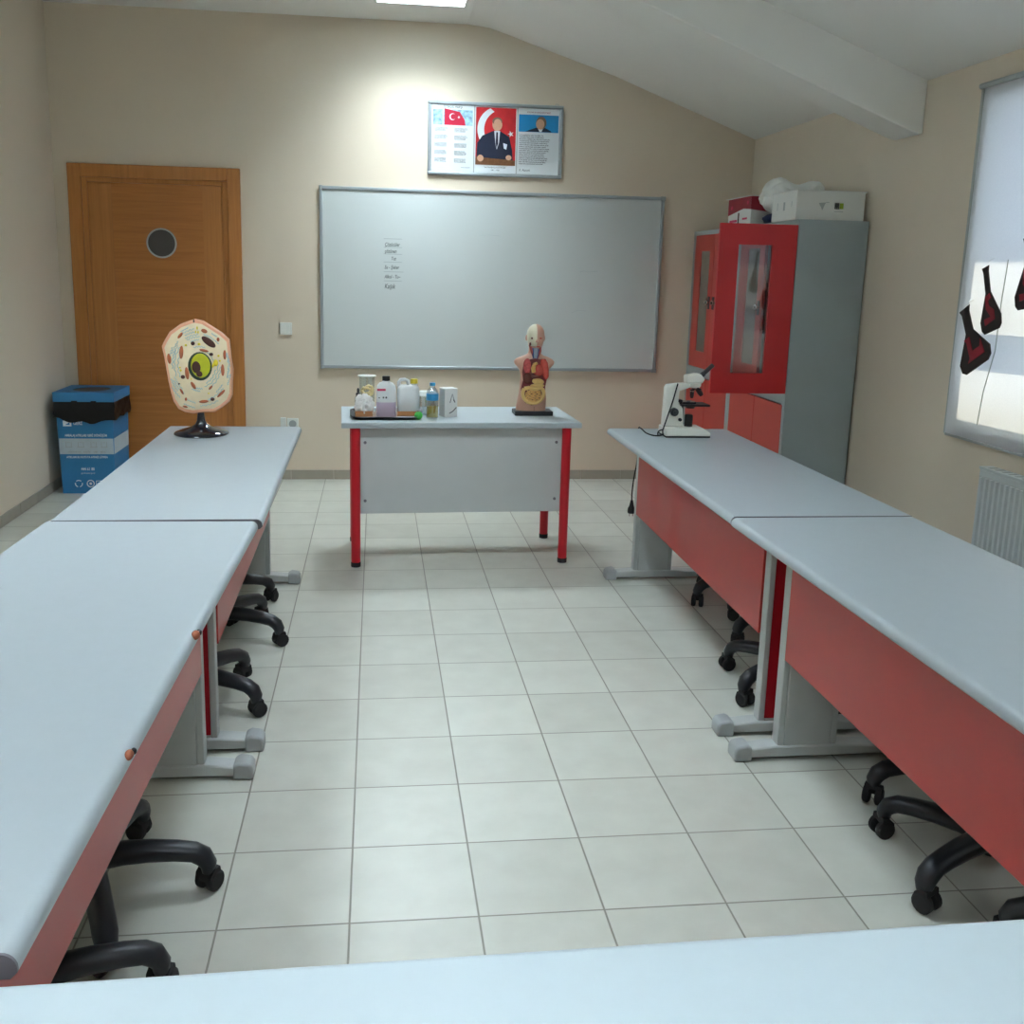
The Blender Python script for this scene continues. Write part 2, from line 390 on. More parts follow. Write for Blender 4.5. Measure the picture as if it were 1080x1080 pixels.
bl1 = blind(2.45, 4.205, .795, 2.325, 'white roller blind glowing with sunlight over the window, black flasks hung on it')
b = B(); yy = 3.875-3.3275
b.tube([(-.022, yy-.012, -.74), (-.026, yy-.006, -.9), (-.024, yy+.0, -1.12), (-.022, yy+.05, -1.3), (-.02, yy+.07, -1.45)], .0022, 6); b.build('pull_cord', M['metal'], bl1)
blind(VY0-.1, VY1+.05, 1.62, 2.325, 'unseen white roller blind on the nearer window, half raised to let in fill daylight')  # out of view; its raised height is set so more sky light enters

# paper flasks in front of blind (u = along -y to the right, v = up)
def flask(cy, cz, h, w, tilt, label, letter):
    t = thing('paper_flask', label, 'decoration', (XR-.062, cy, cz), group=None)
    o = [(-.17, .5), (.17, .5), (.12, .42), (.12, .1), (.5, -.30), (.47, -.44), (.36, -.5), (-.36, -.5), (-.47, -.44), (-.5, -.30), (-.12, .1), (-.12, .42)]
    ct, st = math.cos(tilt), math.sin(tilt)
    def R(u, v): u *= w; v *= h; return (-(u*ct-v*st), u*st+v*ct)
    b = B(); b.prism([R(u, v) for u, v in o], 'x', 0, .004); b.build('flask_card', M['flask'], t)
    L = {'L': [(-.2, .02), (-.02, .02), (-.02, -.22), (.22, -.22), (.28, -.12), (.32, -.36), (-.22, -.36), (-.14, -.3), (-.14, -.04)],
         'S': [(-.12, .05), (.10, .08), (.14, 0), (-.02, -.02), (.0, -.1), (.22, -.2), (.22, -.34), (-.26, -.38), (-.28, -.28), (.04, -.28), (-.14, -.14)]}[letter]
    b = B(); b.prism([R(u, v) for u, v in L], 'x', -.003, 0); b.build('flask_liquid', M['flaskred'], t)
    b = B(); b.tube([(.002, R(0, .5)[0], R(0, .5)[1]), (.02, R(0, .5)[0], R(0, .5)[1]+.03), (.04, R(0, .5)[0], R(0, .5)[1]+.04)], .0008, 5); b.build('string', M['white'], t)
    return t
flask(4.025, 1.25, .285, .225, math.radians(30), 'black paper flask with a crimson letter, lowest and largest of those hung on the blind', 'L')
flask(3.930, 1.420, .285, .140, math.radians(20), 'narrow black paper flask with crimson filling, above and right of the largest flask', 'S')
flask(3.70, 1.53, .285, .15, math.radians(10), 'black paper flask with crimson filling, cut off by the right edge of the photo', 'S')

# radiator
ry0, ry1 = 2.70, 3.80
rd = thing('radiator', 'white ribbed panel radiator on the right wall below the blind', 'radiator', (XR-.02, (ry0+ry1)/2, 0)); h = (ry1-ry0)/2
zb, ztp = .14, .72
b = B(); n = 33; pts = []
for i in range(n):
    y = -h+2*h*i/n; s = 2*h/n
    pts += [(-.068, y+s*.12), (-.078, y+s*.28), (-.078, y+s*.72), (-.068, y+s*.88)]
pts += [(-.062, h), (-.062, -h)]
b.prism([(p[0], p[1]) for p in pts], 'z', zb+.04, ztp-.045); b.build('ribbed_panel', M['radiator'], rd)
b = B(); b.box(-.072, -.02, -h, h, zb, zb+.04); b.box(-.073, -.02, -h, h, ztp-.045, ztp-.012); b.build('header_rail', M['radiator'], rd, bevel=.006)
b = B(); b.box(-.078, -.015, -h-.002, h+.002, ztp-.012, ztp); b.box(-.072, -.015, h-.001, h+.003, zb, ztp-.012); b.box(-.072, -.015, -h-.003, -h+.001, zb, ztp-.012); b.build('cover', M['radiator'], rd, bevel=.003)
b = B()
for i in range(24): y = -h+.05+(2*h-.1)*i/23; b.box(-.066, -.026, y-.009, y+.009, ztp+.0001, ztp+.0008)
b.split('grille_slat', M['cap2'], rd)
b = B()
for i in range(n): y = -h+2*h*(i+.5)/n; b.box(-.0745, -.0725, y-.008, y+.008, ztp-.058, ztp-.05)
b.split('vent_slot', M['cap'], rd)
for a_ in (-h+.1, h-.14):
    b = B(); b.box(-.03, .018, a_, a_+.04, .2, .6); b.build('wall_bracket', M['metal'], rd)

# ------------------------------------------------------------------ ceiling lights
def louvre(x0, x1, y0, y1, label, e=14):
    t = thing('ceiling_light', label, 'ceiling light', ((x0+x1)/2, (y0+y1)/2, ZC), group=None); hx, hy = (x1-x0)/2, (y1-y0)/2
    b = B()
    for a in ((-hx, hx, -hy, -hy+.02), (-hx, hx, hy-.02, hy), (-hx, -hx+.02, -hy+.02, hy-.02), (hx-.02, hx, -hy+.02, hy-.02)): b.box(*a, -.004, .12)
    b.build('light_frame', M['white'], t)
    b = B(); b.box(-hx+.02, hx-.02, -hy+.02, hy-.02, .095, .10)
    b.build('diffuser', M['emit'] if y0 > 5 else M['emit2'], t)
    b = B()
    for i in range(1, 8): x = -hx+2*hx*i/8; b.box(x-.003, x+.003, -hy+.02, hy-.02, .002, .055)
    for i in range(1, 5): y = -hy+2*hy*i/5; b.box(-hx+.02, hx-.02, y-.003, y+.003, .003, .054)
    b.build('louvre_blades', M['alu'], t)
    return t
M['emit'] = mat('lamp_diffuser', (230, 240, 250), .5, .01, emis=(228, 241, 250), estr=50)
M['emit2'] = mat('lamp_diffuser_bright', (230, 240, 250), .5, .01, emis=(228, 240, 250), estr=34)
louvre(-.02, .56, 5.90, 6.48, 'lit louvred ceiling light near the whiteboard, at the top edge of the photo')
louvre(-.02, .56, 2.6, 3.18, 'lit louvred ceiling light over the middle of the aisle, above the photo')
louvre(-.02, .56, -.4, .18, 'lit louvred ceiling light above the front table, over the camera')

louvre(-1.55, -.97, 2.6, 3.18, 'unseen louvred ceiling light over the left tables, added to brighten the left side')  # left row is unseen, added as fill for the left side
louvre(-1.55, -.97, -.4, .18, 'unseen louvred ceiling light at the near left of the room, added to brighten that side')  # second unseen fill lamp of the added left row

# ------------------------------------------------------------------ wall fittings
s = thing('light_switch', 'white square light switch on the wall between door and whiteboard', 'switch', (-.622, YB, 1.066))
b = B(); b.box(-.042, .042, -.012, 0, -.042, .042); b.build('switch_plate', M['white'], s, bevel=.004)
b = B(); b.box(-.03, -.001, -.016, -.012, -.03, .03); b.box(.001, .03, -.016, -.012, -.03, .03); b.build('rocker', M['white'], s, bevel=.002)
s = thing('wall_socket', 'white power socket low on the back wall behind the left table end', 'socket', (-.595, YB, .40))
b = B(); b.box(-.075, -.035, -.012, 0, -.03, .045); b.box(-.03, .05, -.012, 0, -.04, .04); b.split('socket_plate', M['white'], s, bevel=.004)
b = B(); b.lathe([(0, -.0135), (.026, -.0135), (.026, -.011), (0, -.011)], (.01, 0, 0), 20, 'y'); b.build('socket_well', M['cap2'], s)

# ------------------------------------------------------------------ whiteboard
wl, wr, wt, wb = -.386, 2.017, 2.030, .797
w = thing('whiteboard', 'wide aluminium framed whiteboard with a short handwritten list, on the back wall', 'whiteboard', ((wl+wr)/2, YB, wb)); hx, H = (wr-wl)/2, wt-wb
b = B(); b.box(-hx+.015, hx-.015, -.014, 0, .015, H-.015); b.build('writing_surface', M['board'], w)
b = B(); f = .022
for a in ((-hx, hx, 0, f), (-hx, hx, H-f, H), (-hx, -hx+f, f, H-f), (hx-f, hx, f, H-f)): b.box(a[0], a[1], -.024, 0, a[2], a[3])
b.build('board_frame', M['alu'], w, bevel=.004)
b = B()
for x in (-hx, hx):
    for z in (0, H): b.box(x-.006+(.006 if x < 0 else -.022), x+.022-(0 if x < 0 else .016), -.027, -.0, z-.004 if z == 0 else z-.024, z+.026 if z == 0 else z+.004)
b.split('corner_cap', M['cap2'], w, bevel=.004)
x0 = .055-(wl+wr)/2
rows = [('Güneşten', .862, .043, 'm'), ('Uçucudur', .806, .043, 'm'), ('Tuz', .748, .038, 'm'), ('Sıvı - Şeker', .685, .036, 'm'), ('Alkol T...', .632, .038, 'm'), ('Kırık', .575, .05, 'm')]
rows = [('Çözücüler', .845, .036), ('çözünen', .800, .036), ('Tuz', .752, .032), ('Su - Şeker', .692, .034), ('Alkol - Tu~', .628, .034), ('Kaşık', .558, .046)]
for tx, z, sz in rows:
    text(tx, sz, M['marker'], w, (x0+(.045 if tx == 'Tuz' else 0), -.0145, z), (PI/2, 0, 0), 'handwriting', shear=.25, sx=.68, bold=.0006)
b = B()
for z, l in ((.895, .12), (.838, .12), (.792, .12), (.738, .12), (.672, .13), (.610, .12)):
    b.box(x0-.005, x0+l, -.0149, -.0141, z-.0018, z+.0018)
b.split('ruled_line', M['faint'], w)
b = B(); xx = 1.43-(wl+wr)/2
b.tube([(xx, -.0142, .70), (xx+.03, -.0142, .71), (xx+.05, -.0142, .703), (xx+.13, -.0142, .71)], .0018, 5); b.tube([(xx-.05, -.0142, .415), (xx, -.0142, .435), (xx+.06, -.0142, .43)], .0016, 5)
b.tube([(xx-.72, -.0142, .935), (xx-.65, -.0142, .94), (xx-.58, -.0142, .935)], .0014, 5)
b.split('faded_mark', M['smoke'], w)

# ------------------------------------------------------------------ framed notice board with three posters
pl, pr, pt, pb = .344, 1.272, 2.611, 2.129
n_ = thing('framed_poster_board', 'grey framed board of three national posters above the whiteboard', 'poster board', ((pl+pr)/2, YB, pb), 0); hx, H = (pr-pl)/2, pt-pb
b = B(); f = .022
b.box(-hx, hx, -.022, 0, 0, f); b.box(-hx, hx, -.022, 0, H-f, H); b.box(-hx, -hx+f, -.022, 0, f, H-f); b.box(hx-f, hx, -.022, 0, f, H-f)
b.build('board_frame', M['alu'], n_, bevel=.005)
b = B(); b.box(-hx+f-.002, hx-f+.002, -.010, 0, f-.002, H-f+.002); b.build('backing', M['metal'], n_)
b = B()
for x in (-hx+.055, hx-.045): b.tube([(x-.012, -.004, H), (x-.006, -.004, H+.012), (x+.006, -.004, H+.012), (x+.012, -.004, H)], .002, 6)
b.split('hanger', M['metal'], n_)
pw = (2*hx-2*f)/3; y_ = -.0105
def poster(i):
    x0 = -hx+f+pw*i+.004; b = B(); b.box(0, pw-.008, 0, .0015, 0, H-2*f-.004); return b.build('poster', M['posterw'], n_, loc=(x0, y_-.0015, f+.002)), pw-.008, H-2*f-.004
def flat(pts, m, par, d, name):
    bb = B(); bb.prism([(p[0], p[1]) for p in pts], 'y', -d-.0004, -d); return bb.build(name, m, par, smooth=False)
def ellp(cx, cz, rx, rz, n=24, a0=0, a1=2*PI): return [(cx+rx*math.cos(a0+(a1-a0)*k/n), cz+rz*math.sin(a0+(a1-a0)*k/n)) for k in range(n)]
def strip(outer, inner, m, par, d, name):
    bb = B(); y0_, y1_ = -d-.0004, -d
    bb.rings([[(o[0], y0_, o[1]), (i[0], y0_, i[1]), (i[0], y1_, i[1]), (o[0], y1_, o[1])] for o, i in zip(outer, inner)]); return bb.build(name, m, par, smooth=False)
def crescent(cx, cz, r, off=.25, ri=.8, n=30):
    th = math.radians(40); A = [th+(2*PI-2*th)*k/n for k in range(n+1)]; out = [(cx+r*math.cos(a), cz+r*math.sin(a)) for a in A]
    c2 = cx+off*r; x, z = out[0]; ph = math.atan2(z-cz, x-c2); rr = math.hypot(x-c2, z-cz)
    inn = [(c2+rr*math.cos(a), cz+rr*math.sin(a)) for a in [ph+(2*PI-2*ph)*k/n for k in range(n+1)]]
    return out, inn
def crescent_old(cx, cz, r, off=.25, ri=.8, n=24):
    # outer arc then inner arc, open to the right
    th = math.radians(38); out = [(cx+r*math.cos(a), cz+r*math.sin(a)) for a in [th+(2*PI-2*th)*k/n for k in range(n+1)]]
    c2 = cx+off*r; rr = r*ri; x, z = out[0]; ph = math.atan2(z-cz, x-c2)
    inn = [(c2+rr*math.cos(a), cz+rr*math.sin(a)) for a in [-ph-(2*PI-2*ph)*k/n for k in range(n+1)]]
    return out+inn[1:-1]
def star(cx, cz, r): return [(cx+(r if k % 2 == 0 else r*.4)*math.cos(PI+PI*k/5), cz+(r if k % 2 == 0 else r*.4)*math.sin(PI+PI*k/5)) for k in range(10)]
# left poster: anthem
p, W, Hh = poster(0)
def fr(u, v): return (u*W, v*Hh)
flat([fr(.03, .70), fr(.97, .70), fr(.97, .93), fr(.03, .93)], M['sky1'], p, .0001, 'sky_print')
flat([fr(.30, .70), fr(.80, .70), fr(.78, .78), fr(.66, .90), fr(.30, .945)], M['flag'], p, .0006, 'flag_print')
flat([fr(.255, .70), fr(.275, .70), fr(.275, .96), fr(.255, .96)], M['white'], p, .0008, 'flag_pole')
strip(*crescent(W*.49, Hh*.825, .022), M['posterw'], p, .0012, 'crescent')
flat(star(W*.64, Hh*.82, .010), M['posterw'], p, .0012, 'star')
text('İSTİKLÂL MARŞI', .019, M['ink'], p, (W/2, -.0006, Hh*.955), FRONT, 'title', 'CENTER', sx=.9)
st = ["Korkma, sönmez bu şafaklarda yüzen al sancak;\nSönmeden yurdumun üstünde tüten en son ocak.\nO benim milletimin yıldızıdır, parlayacak;\nO benimdir, o benim milletimindir ancak.",
"Çatma, kurban olayım, çehreni ey nazlı hilâl!\nKahraman ırkıma bir gül! Ne bu şiddet, bu celâl?\nSana olmaz dökülen kanlarımız sonra helâl...\nHakkıdır, Hakk'a tapan, milletimin istiklâl!",
"Ben ezelden beridir hür yaşadım, hür yaşarım.\nHangi çılgın bana zincir vuracakmış? Şaşarım!\nKükremiş sel gibiyim, bendimi çiğner, aşarım.\nYırtarım dağları, enginlere sığmam, taşarım.",
"Garbın âfâkını sarmışsa çelik zırhlı duvar,\nBenim iman dolu göğsüm gibi serhaddim var.\nUlusun, korkma! Nasıl böyle bir imanı boğar,\nMedeniyet dediğin tek dişi kalmış canavar?",
"Arkadaş! Yurduma alçakları uğratma, sakın.\nSiper et gövdeni, dursun bu hayâsızca akın.\nDoğacaktır sana va'dettiği günler Hakk'ın...\nKim bilir, belki yarın, belki yarından da yakın."]
for c_ in (0, 1):
    for i, s_ in enumerate(st): text(s_, .0075, M['ink'], p, (W*(.07+.47*c_), -.0006, Hh*(.655-.115*i-.008*c_)), FRONT, 'verse', sx=.6, line=.95, bold=.0001)
text('Mehmet Âkif ERSOY', .009, M['ink'], p, (W*.92, -.0006, Hh*.06), FRONT, 'signature', 'RIGHT', sx=.8)
# centre poster: portrait
p, W, Hh = poster(1)
flat([fr(.02, .12), fr(.98, .12), fr(.98, .985), fr(.02, .985)], M['flagred2'], p, .0001, 'red_backdrop')
co_, ci_ = crescent(W*.58, Hh*.66, .150, .18, .86, 60)
keep = [k for k in range(61) if W*.03 < co_[k][0] < W*.97 and Hh*.13 < co_[k][1] < Hh*.98 and co_[k][0] < W*.66]
strip([co_[k] for k in keep], [ci_[k] for k in keep], M['posterw'], p, .0006, 'large_crescent')
flat(star(W*.86, Hh*.60, .022), M['posterw'], p, .0006, 'star')
flat([fr(.04, .16), fr(.06, .45), fr(.18, .56), fr(.44, .64), fr(.60, .64), fr(.82, .56), fr(.90, .36), fr(.92, .20), fr(.9, .14), fr(.1, .14)], M['suit'], p, .0012, 'dark_suit')
flat([fr(.46, .64), fr(.60, .64), fr(.58, .46), fr(.53, .36), fr(.49, .46)], M['posterw'], p, .0018, 'shirt')
flat([fr(.51, .62), fr(.55, .62), fr(.56, .45), fr(.53, .38), fr(.50, .45)], M['suit'], p, .0023, 'tie')
flat(ellp(W*.53, Hh*.735, .034, .042), M['face'], p, .0018, 'head')
flat(ellp(W*.53, Hh*.785, .034, .026), M['hair'], p, .0023, 'hair')
flat(ellp(W*.54, Hh*.755, .026, .028), M['face'], p, .0027, 'forehead')
flat([fr(.68, .46), fr(.78, .44), fr(.76, .36), fr(.70, .38)], M['posterw'], p, .0018, 'pocket_handkerchief')
flat([fr(.02, .12), fr(.98, .12), fr(.98, .20), fr(.02, .24)], M['desk'], p, .0018, 'desk_print')
flat(ellp(W*.14, Hh*.22, .022, .022), M['face'], p, .0024, 'hand'); flat(ellp(W*.82, Hh*.24, .02, .017), M['face'], p, .0024, 'hand')
text('Gazi Mustafa Kemal ATATÜRK', .013, M['ink'], p, (W/2, -.0006, Hh*.075), FRONT, 'caption', 'CENTER', sx=.9)
text('1881 - 1938', .012, M['ink'], p, (W/2, -.0006, Hh*.035), FRONT, 'caption', 'CENTER')
# right poster: address
p, W, Hh = poster(2)
flat([fr(.02, .645), fr(.98, .645), fr(.98, .905), fr(.02, .905)], M['pblue'], p, .0001, 'blue_backdrop')
flat([fr(.18, .65), fr(.30, .68), fr(.45, .715), fr(.65, .715), fr(.78, .675), fr(.82, .65)], M['suit'], p, .0006, 'dark_suit')
flat([fr(.47, .72), fr(.62, .72), fr(.57, .65), fr(.52, .65)], M['posterw'], p, .0012, 'shirt')
flat(ellp(W*.56, Hh*.785, .036, .042), M['hair'], p, .0012, 'hair'); flat(ellp(W*.535, Hh*.765, .029, .034), M['face'], p, .0017, 'head')
text("ATATÜRK'ÜN GENÇLİĞE HİTABESİ", .0135, M['flaskred'], p, (W/2, -.0006, Hh*.93), FRONT, 'title', 'CENTER', sx=.75)
g_ = "Ey Türk gençliği! Birinci vazifen, Türk istiklâlini, Türk Cumhuriyetini, ilelebet muhafaza ve müdafaa etmektir. Mevcudiyetinin ve istikbalinin yegâne temeli budur. Bu temel, senin en kıymetli hazinendir. İstikbalde dahi, seni bu hazineden mahrum etmek isteyecek dahilî ve haricî bedhahların olacaktır. Bir gün, istiklâl ve cumhuriyeti müdafaa mecburiyetine düşersen, vazifeye atılmak için, içinde bulunacağın vaziyetin imkân ve şeraitini düşünmeyeceksin! Bu imkân ve şerait, çok namüsait bir mahiyette tezahür edebilir. İstiklâl ve cumhuriyetine kastedecek düşmanlar, bütün dünyada emsali görülmemiş bir galibiyetin mümessili olabilirler. Cebren ve hile ile aziz vatanın bütün kaleleri zaptedilmiş, bütün tersanelerine girilmiş, bütün orduları dağıtılmış ve memleketin her köşesi bilfiil işgal edilmiş olabilir. Ey Türk istikbalinin evlâdı! İşte, bu ahval ve şerait içinde dahi vazifen, Türk istiklâl ve cumhuriyetini kurtarmaktır! Muhtaç olduğun kudret, damarlarındaki asil kanda mevcuttur!"
ws = g_.split(); lines = []; cur = ''
for w_ in ws:
    if len(cur)+len(w_) > 66: lines.append(cur); cur = w_
    else: cur = (cur+' '+w_).strip()
lines.append(cur)
text('\n'.join(lines), .0112, M['ink'], p, (W*.04, -.0006, Hh*.585), FRONT, 'speech_text', sx=.70, line=1.12, bold=.00015)
text('K. Atatürk', .022, M['ink'], p, (W*.05, -.0006, Hh*.045), FRONT, 'signature', shear=.3, sx=.8)
n_['label'] = 'grey framed board of three posters, red portrait in the middle, above the whiteboard'

# ------------------------------------------------------------------ student tables
def rounded_top(w, th, r_in):
    # x=0 at aisle side edge; goes to +w ; profile in (x,z), soft rounded aisle edge
    P = [(w, -th), (w, 0)]
    P += [(.018, 0)]
    for k in range(1, 7):
        a = PI/2+PI*k/7*.0+PI/2*k/6; P.append((.018+.018*math.cos(a), -.018+.018*math.sin(a)))
    P += [(0, -th+.008), (.008, -th)]
    return P
def student_table(length, ln_far, ln_near, label, sgn, loc, group, rz=None):
    """local: x>0 away from the aisle edge, y from near end (0) to length; sgn=-1 mirrors"""
    t = thing('student_table', label, 'table', loc, rz or 0, group)
    W, th, Z = .595, .030, .75
    def PX(pts): return [(sgn*x, z) for x, z in pts]
    b = B(); b.prism(PX([(x, z+Z) for x, z in rounded_top(W, th, 0)]), 'y', .004, length-.004); b.build('tabletop', M['top'], t)
    for y0 in (0, length-.004):
        b = B(); b.prism(PX([(x, z+Z) for x, z in rounded_top(W, th, 0)]), 'y', y0, y0+.004); b.build('end_band', M['cap'], t)
    ln, lf = ln_near, ln_far
    def X(a, c): return (min(sgn*a, sgn*c), max(sgn*a, sgn*c))
    b = B(); b.box(*X(.148, .164), ln+.055, lf-.005, .335, Z-th); b.build('modesty_panel', M['redp'], t, bevel=.0015)
    for yy, outer in ((ln, -1), (lf, 1)):
        b = B()
        # frame posts and inner plate
        iy0, iy1 = (yy+.014, yy+.052) if outer < 0 else (yy, yy+.038)
        b.box(*X(.152, .172), yy+.004, yy+.048, .045, Z-th); b.box(*X(.325, .345), yy+.004, yy+.048, .045, Z-th)
        b.box(*X(.172, .325), iy0+.002, iy1-.002, .045, Z-th); b.box(*X(.172, .325), yy+.004, yy+.048, .045, .055)
        b.box(*X(.05, .55), yy+.003, yy+.049, Z-th-.03, Z-th-.0005)
        lg = b.build('leg', M['metal'], t, bevel=.003)
        b = B()
        oy0, oy1 = (yy+.008, yy+.014) if outer < 0 else (yy+.038, yy+.044)
        b.box(*X(.173, .324), oy0, oy1, .056, Z-th-.031); b.build('inlay_panel', M['reds'], lg)
        b = B(); b.prism([(sgn*x, z) for x, z in ((.06, .012), (.56, .012), (.56, .035), (.36, .048), (.14, .048), (.06, .04))], 'y', yy-.004, yy+.056); b.build('foot', M['metal'], lg, bevel=.005)
        for xa in (.012, .552):
            b = B(); b.prism([(sgn*(xa+u), v) for u, v in (((0, .0), (.058, .0), (.058, .046), (.040, .055), (.008, .050), (0, .035)) if xa < .1 else ((0, 0), (.045, 0), (.045, .03), (.035, .038), (0, .042)))], 'y', yy-.007, yy+.059); b.build('foot_cap', M['cap2'], lg, bevel=.008, seg=3)
    return t
G = None
RX, LX = 1.104, -.3415
SF, SN = 2.840, 2.828
tb = {}
tb['rf'] = student_table(4.578-SF, 4.515-SF, 2.862-SF, 'far right table with the microscope on it, grey top and red panel', 1, (RX-.002, SF, 0), G, -.008)
tb['rn'] = student_table(SN-.985, 2.692-.985, .05, 'near right table running off the right edge, grey top and red panel', 1, (RX, .985, 0), G, .004)
tb['lf'] = student_table(4.578-SF, 4.515-SF, 2.862-SF, 'far left table with the cell model on it, grey top', -1, (LX+.008, SF, 0), G, .008)
tb['ln'] = student_table(SN-.008-.975, 2.692-.975, .05, 'near left table with two chipped spots on its rounded edge', -1, (-.383, .975, 0), G, -.0215)
for yy, s in ((1.93, 1), (1.43, .8)):
    b = B(); b.ell((-.002, yy-.975, .742), (.009*s, .016*s, .009*s), 12, 8); ch = b.build('chipped_spot', M['chip'], tb['ln']); ch['label'] = 'brown chipped spot'
    b = B(); b.ell((.003, yy-.975+.010*s, .744), (.006*s, .006*s, .007*s), 10, 6); b.build('torn_band', M['rubber'], tb['ln'])
# front table lies across the aisle
ft = thing('student_table', 'table top across the foreground at the bottom edge, brighter light painted into its pale colour', 'table', (.10, .9435, 0), .011)
b = B(); b.prism([(-y, z+.75) for y, z in rounded_top(.6, .03, 0)], 'x', -.896, .896); b.build('tabletop', M['top_lit'], ft)
for xx in (-.9, .896):
    b = B(); b.prism([(-y, z+.75) for y, z in rounded_top(.6, .03, 0)], 'x', xx, xx+.004); b.build('end_band', M['cap'], ft)
b = B(); b.box(-.83, .83, -.164, -.148, .335, .72); b.build('modesty_panel', M['redp'], ft)
for xx in (-.86, .81):
    b = B(); b.box(xx, xx+.05, -.345, -.145, .045, .72); lg = b.build('leg', M['metal'], ft, bevel=.003)
    b = B(); b.box(xx-.003, xx+.053, -.56, -.05, .01, .046); b.build('foot', M['metal'], lg, bevel=.005)
    b = B(); b.box(xx-.005, xx+.055, -.06, -.012, 0, .052); b.box(xx-.005, xx+.055, -.59, -.55, 0, .045); b.split('foot_cap', M['cap2'], lg, bevel=.008)

# ------------------------------------------------------------------ swivel stools (star bases show under the tables)
def make_stool():
    t = thing('swivel_stool', 'x', 'stool'); R = .268
    b = B(); b.lathe([(.0, .085), (.036, .085), (.045, .10), (.045, .135), (.032, .155), (0, .155)], n=20); b.build('hub', M['black'], t)
    for k in range(5):
        a = 2*PI*k/5; ca, sa = math.cos(a), math.sin(a)
        pr = [(.03, .112), (.08, .118), (.14, .117), (.20, .111), (.240, .103), (.262, .089), (R+.004, .070), (R+.004, .050)]
        rr = [.033, .032, .030, .028, .027, .027, .024, .019]
        b = B(); b.tube([(r*ca, r*sa, z) for r, z in pr], rr, 12, sy=.85); arm = b.build('base_arm', M['black'], t, angle=60)
        b = B(); ta = a+.9+k*.7; c, s = math.cos(ta), math.sin(ta); mt = Matrix.Translation((R*ca+c*.008, R*sa+s*.008, .026)) @ Matrix.Rotation(ta, 4, 'Z')
        for w in (-.017, .017):
            v0 = len(b.bm.verts); b.lathe([(.0, w-.010), (.021, w-.010), (.026, w-.006), (.026, w+.006), (.021, w+.010), (.0, w+.010)], (0, 0, 0), 16, 'y')
        b.prism([(-.024, .004), (-.020, .022), (-.006, .034), (.012, .034), (.014, .022), (.0, .002)], 'y', -.024, .024)
        for v in b.bm.verts: v.co = mt @ v.co
        b.build('caster', M['rubber'], arm)
    b = B(); b.lathe([(.0, .14), (.026, .14), (.026, .30), (.014, .30), (.014, .41), (0, .41)], n=16); b.build('gas_column', M['black'], t)
    b = B(); b.lathe([(.0, .40), (.11, .405), (.130, .42), (.135, .445), (.128, .465), (.10, .474), (0, .474)], n=28); b.build('seat', M['fabric'], t, angle=70)
    return t
stools = [((-.67, 2.15), 5, 'black swivel stool base under the near left table, its arm reaching furthest into the aisle'),
 ((-.695, 1.745), 19, 'black swivel stool base nearest the camera under the left table'),
 ((-.65, 3.215), -22, 'black swivel stool under the far left table, nearest the table seam'),
 ((-.64, 3.82), -18, 'black swivel stool under the far left table, middle one of its three'),
 ((-.735, 4.21), 13, 'black swivel stool under the far left table, closest to the back wall'),
 ((1.555, 2.07), 132, 'black swivel stool under the near right table with two arms reaching the aisle'),
 ((1.70, 2.425), 178, 'black swivel stool under the near right table, just behind the grey table leg'),
 ((1.645, 1.66), 142, 'black swivel stool nearest the camera under the right table, partly hidden by the front table'),
 ((1.535, 3.205), 133, 'black swivel stool under the far right table, nearest the table seam'),
 ((1.725, 3.725), 200, 'black swivel stool under the far right table, middle one of its three'),
 ((1.725, 4.19), 195, 'black swivel stool under the far right table, closest to the microscope end')]
st0 = make_stool()
for i, (xy, ang, lab) in enumerate(stools):
    o = st0 if i == 0 else dup(st0)
    o.location = (xy[0], xy[1], 0); o.rotation_euler = (0, 0, math.radians(ang)); o['label'] = lab; o['group'] = 'swivel stools pushed under the tables'

# ------------------------------------------------------------------ teacher desk
td = thing('teacher_desk', 'grey desk on red tube legs in front of the whiteboard', 'desk', (.424, 5.072, 0), .036)
b = B(); b.box(-.603, .603, -.292, .292, .713, .742); b.build('desktop', [M['gtop']], td, bevel=.003)
b = B(); b.box(-.6045, .6045, -.2935, .2935, .7145, .7385); b.build('edge_band', M['gedge'], td)
for x in (-.535, .535):
    for y in (-.262, .215):
        b = B(); b.lathe([(0, .02), (.0235, .02), (.0235, .713), (0, .713)], (x, y, 0), 20); lg = b.build('leg', M['desk_red'], td)
        b = B(); b.lathe([(0, 0), (.0245, 0), (.025, .022), (.0235, .024), (0, .024)], (x, y, 0), 20); b.build('foot_cap', M['rubber'], lg)
b = B(); b.box(-.513, .513, -.252, -.236, .272, .713); b.build('modesty_panel', M['panel'], td, bevel=.001)
b = B()
for x in (-.488, .485):
    for z in (.338, .635): b.lathe([(0, -.256), (.007, -.256), (.008, -.252), (0, -.252)], (x, 0, z), 12, 'y')
b.split('panel_bolt', M['cap'], td)
b = B(); b.box(-.535, .535, .205, .225, .66, .70); b.box(-.545, -.525, -.26, .215, .67, .70); b.box(.525, .545, -.26, .215, .67, .70); b.split('under_frame', M['desk_red'], td)
ZD = .742
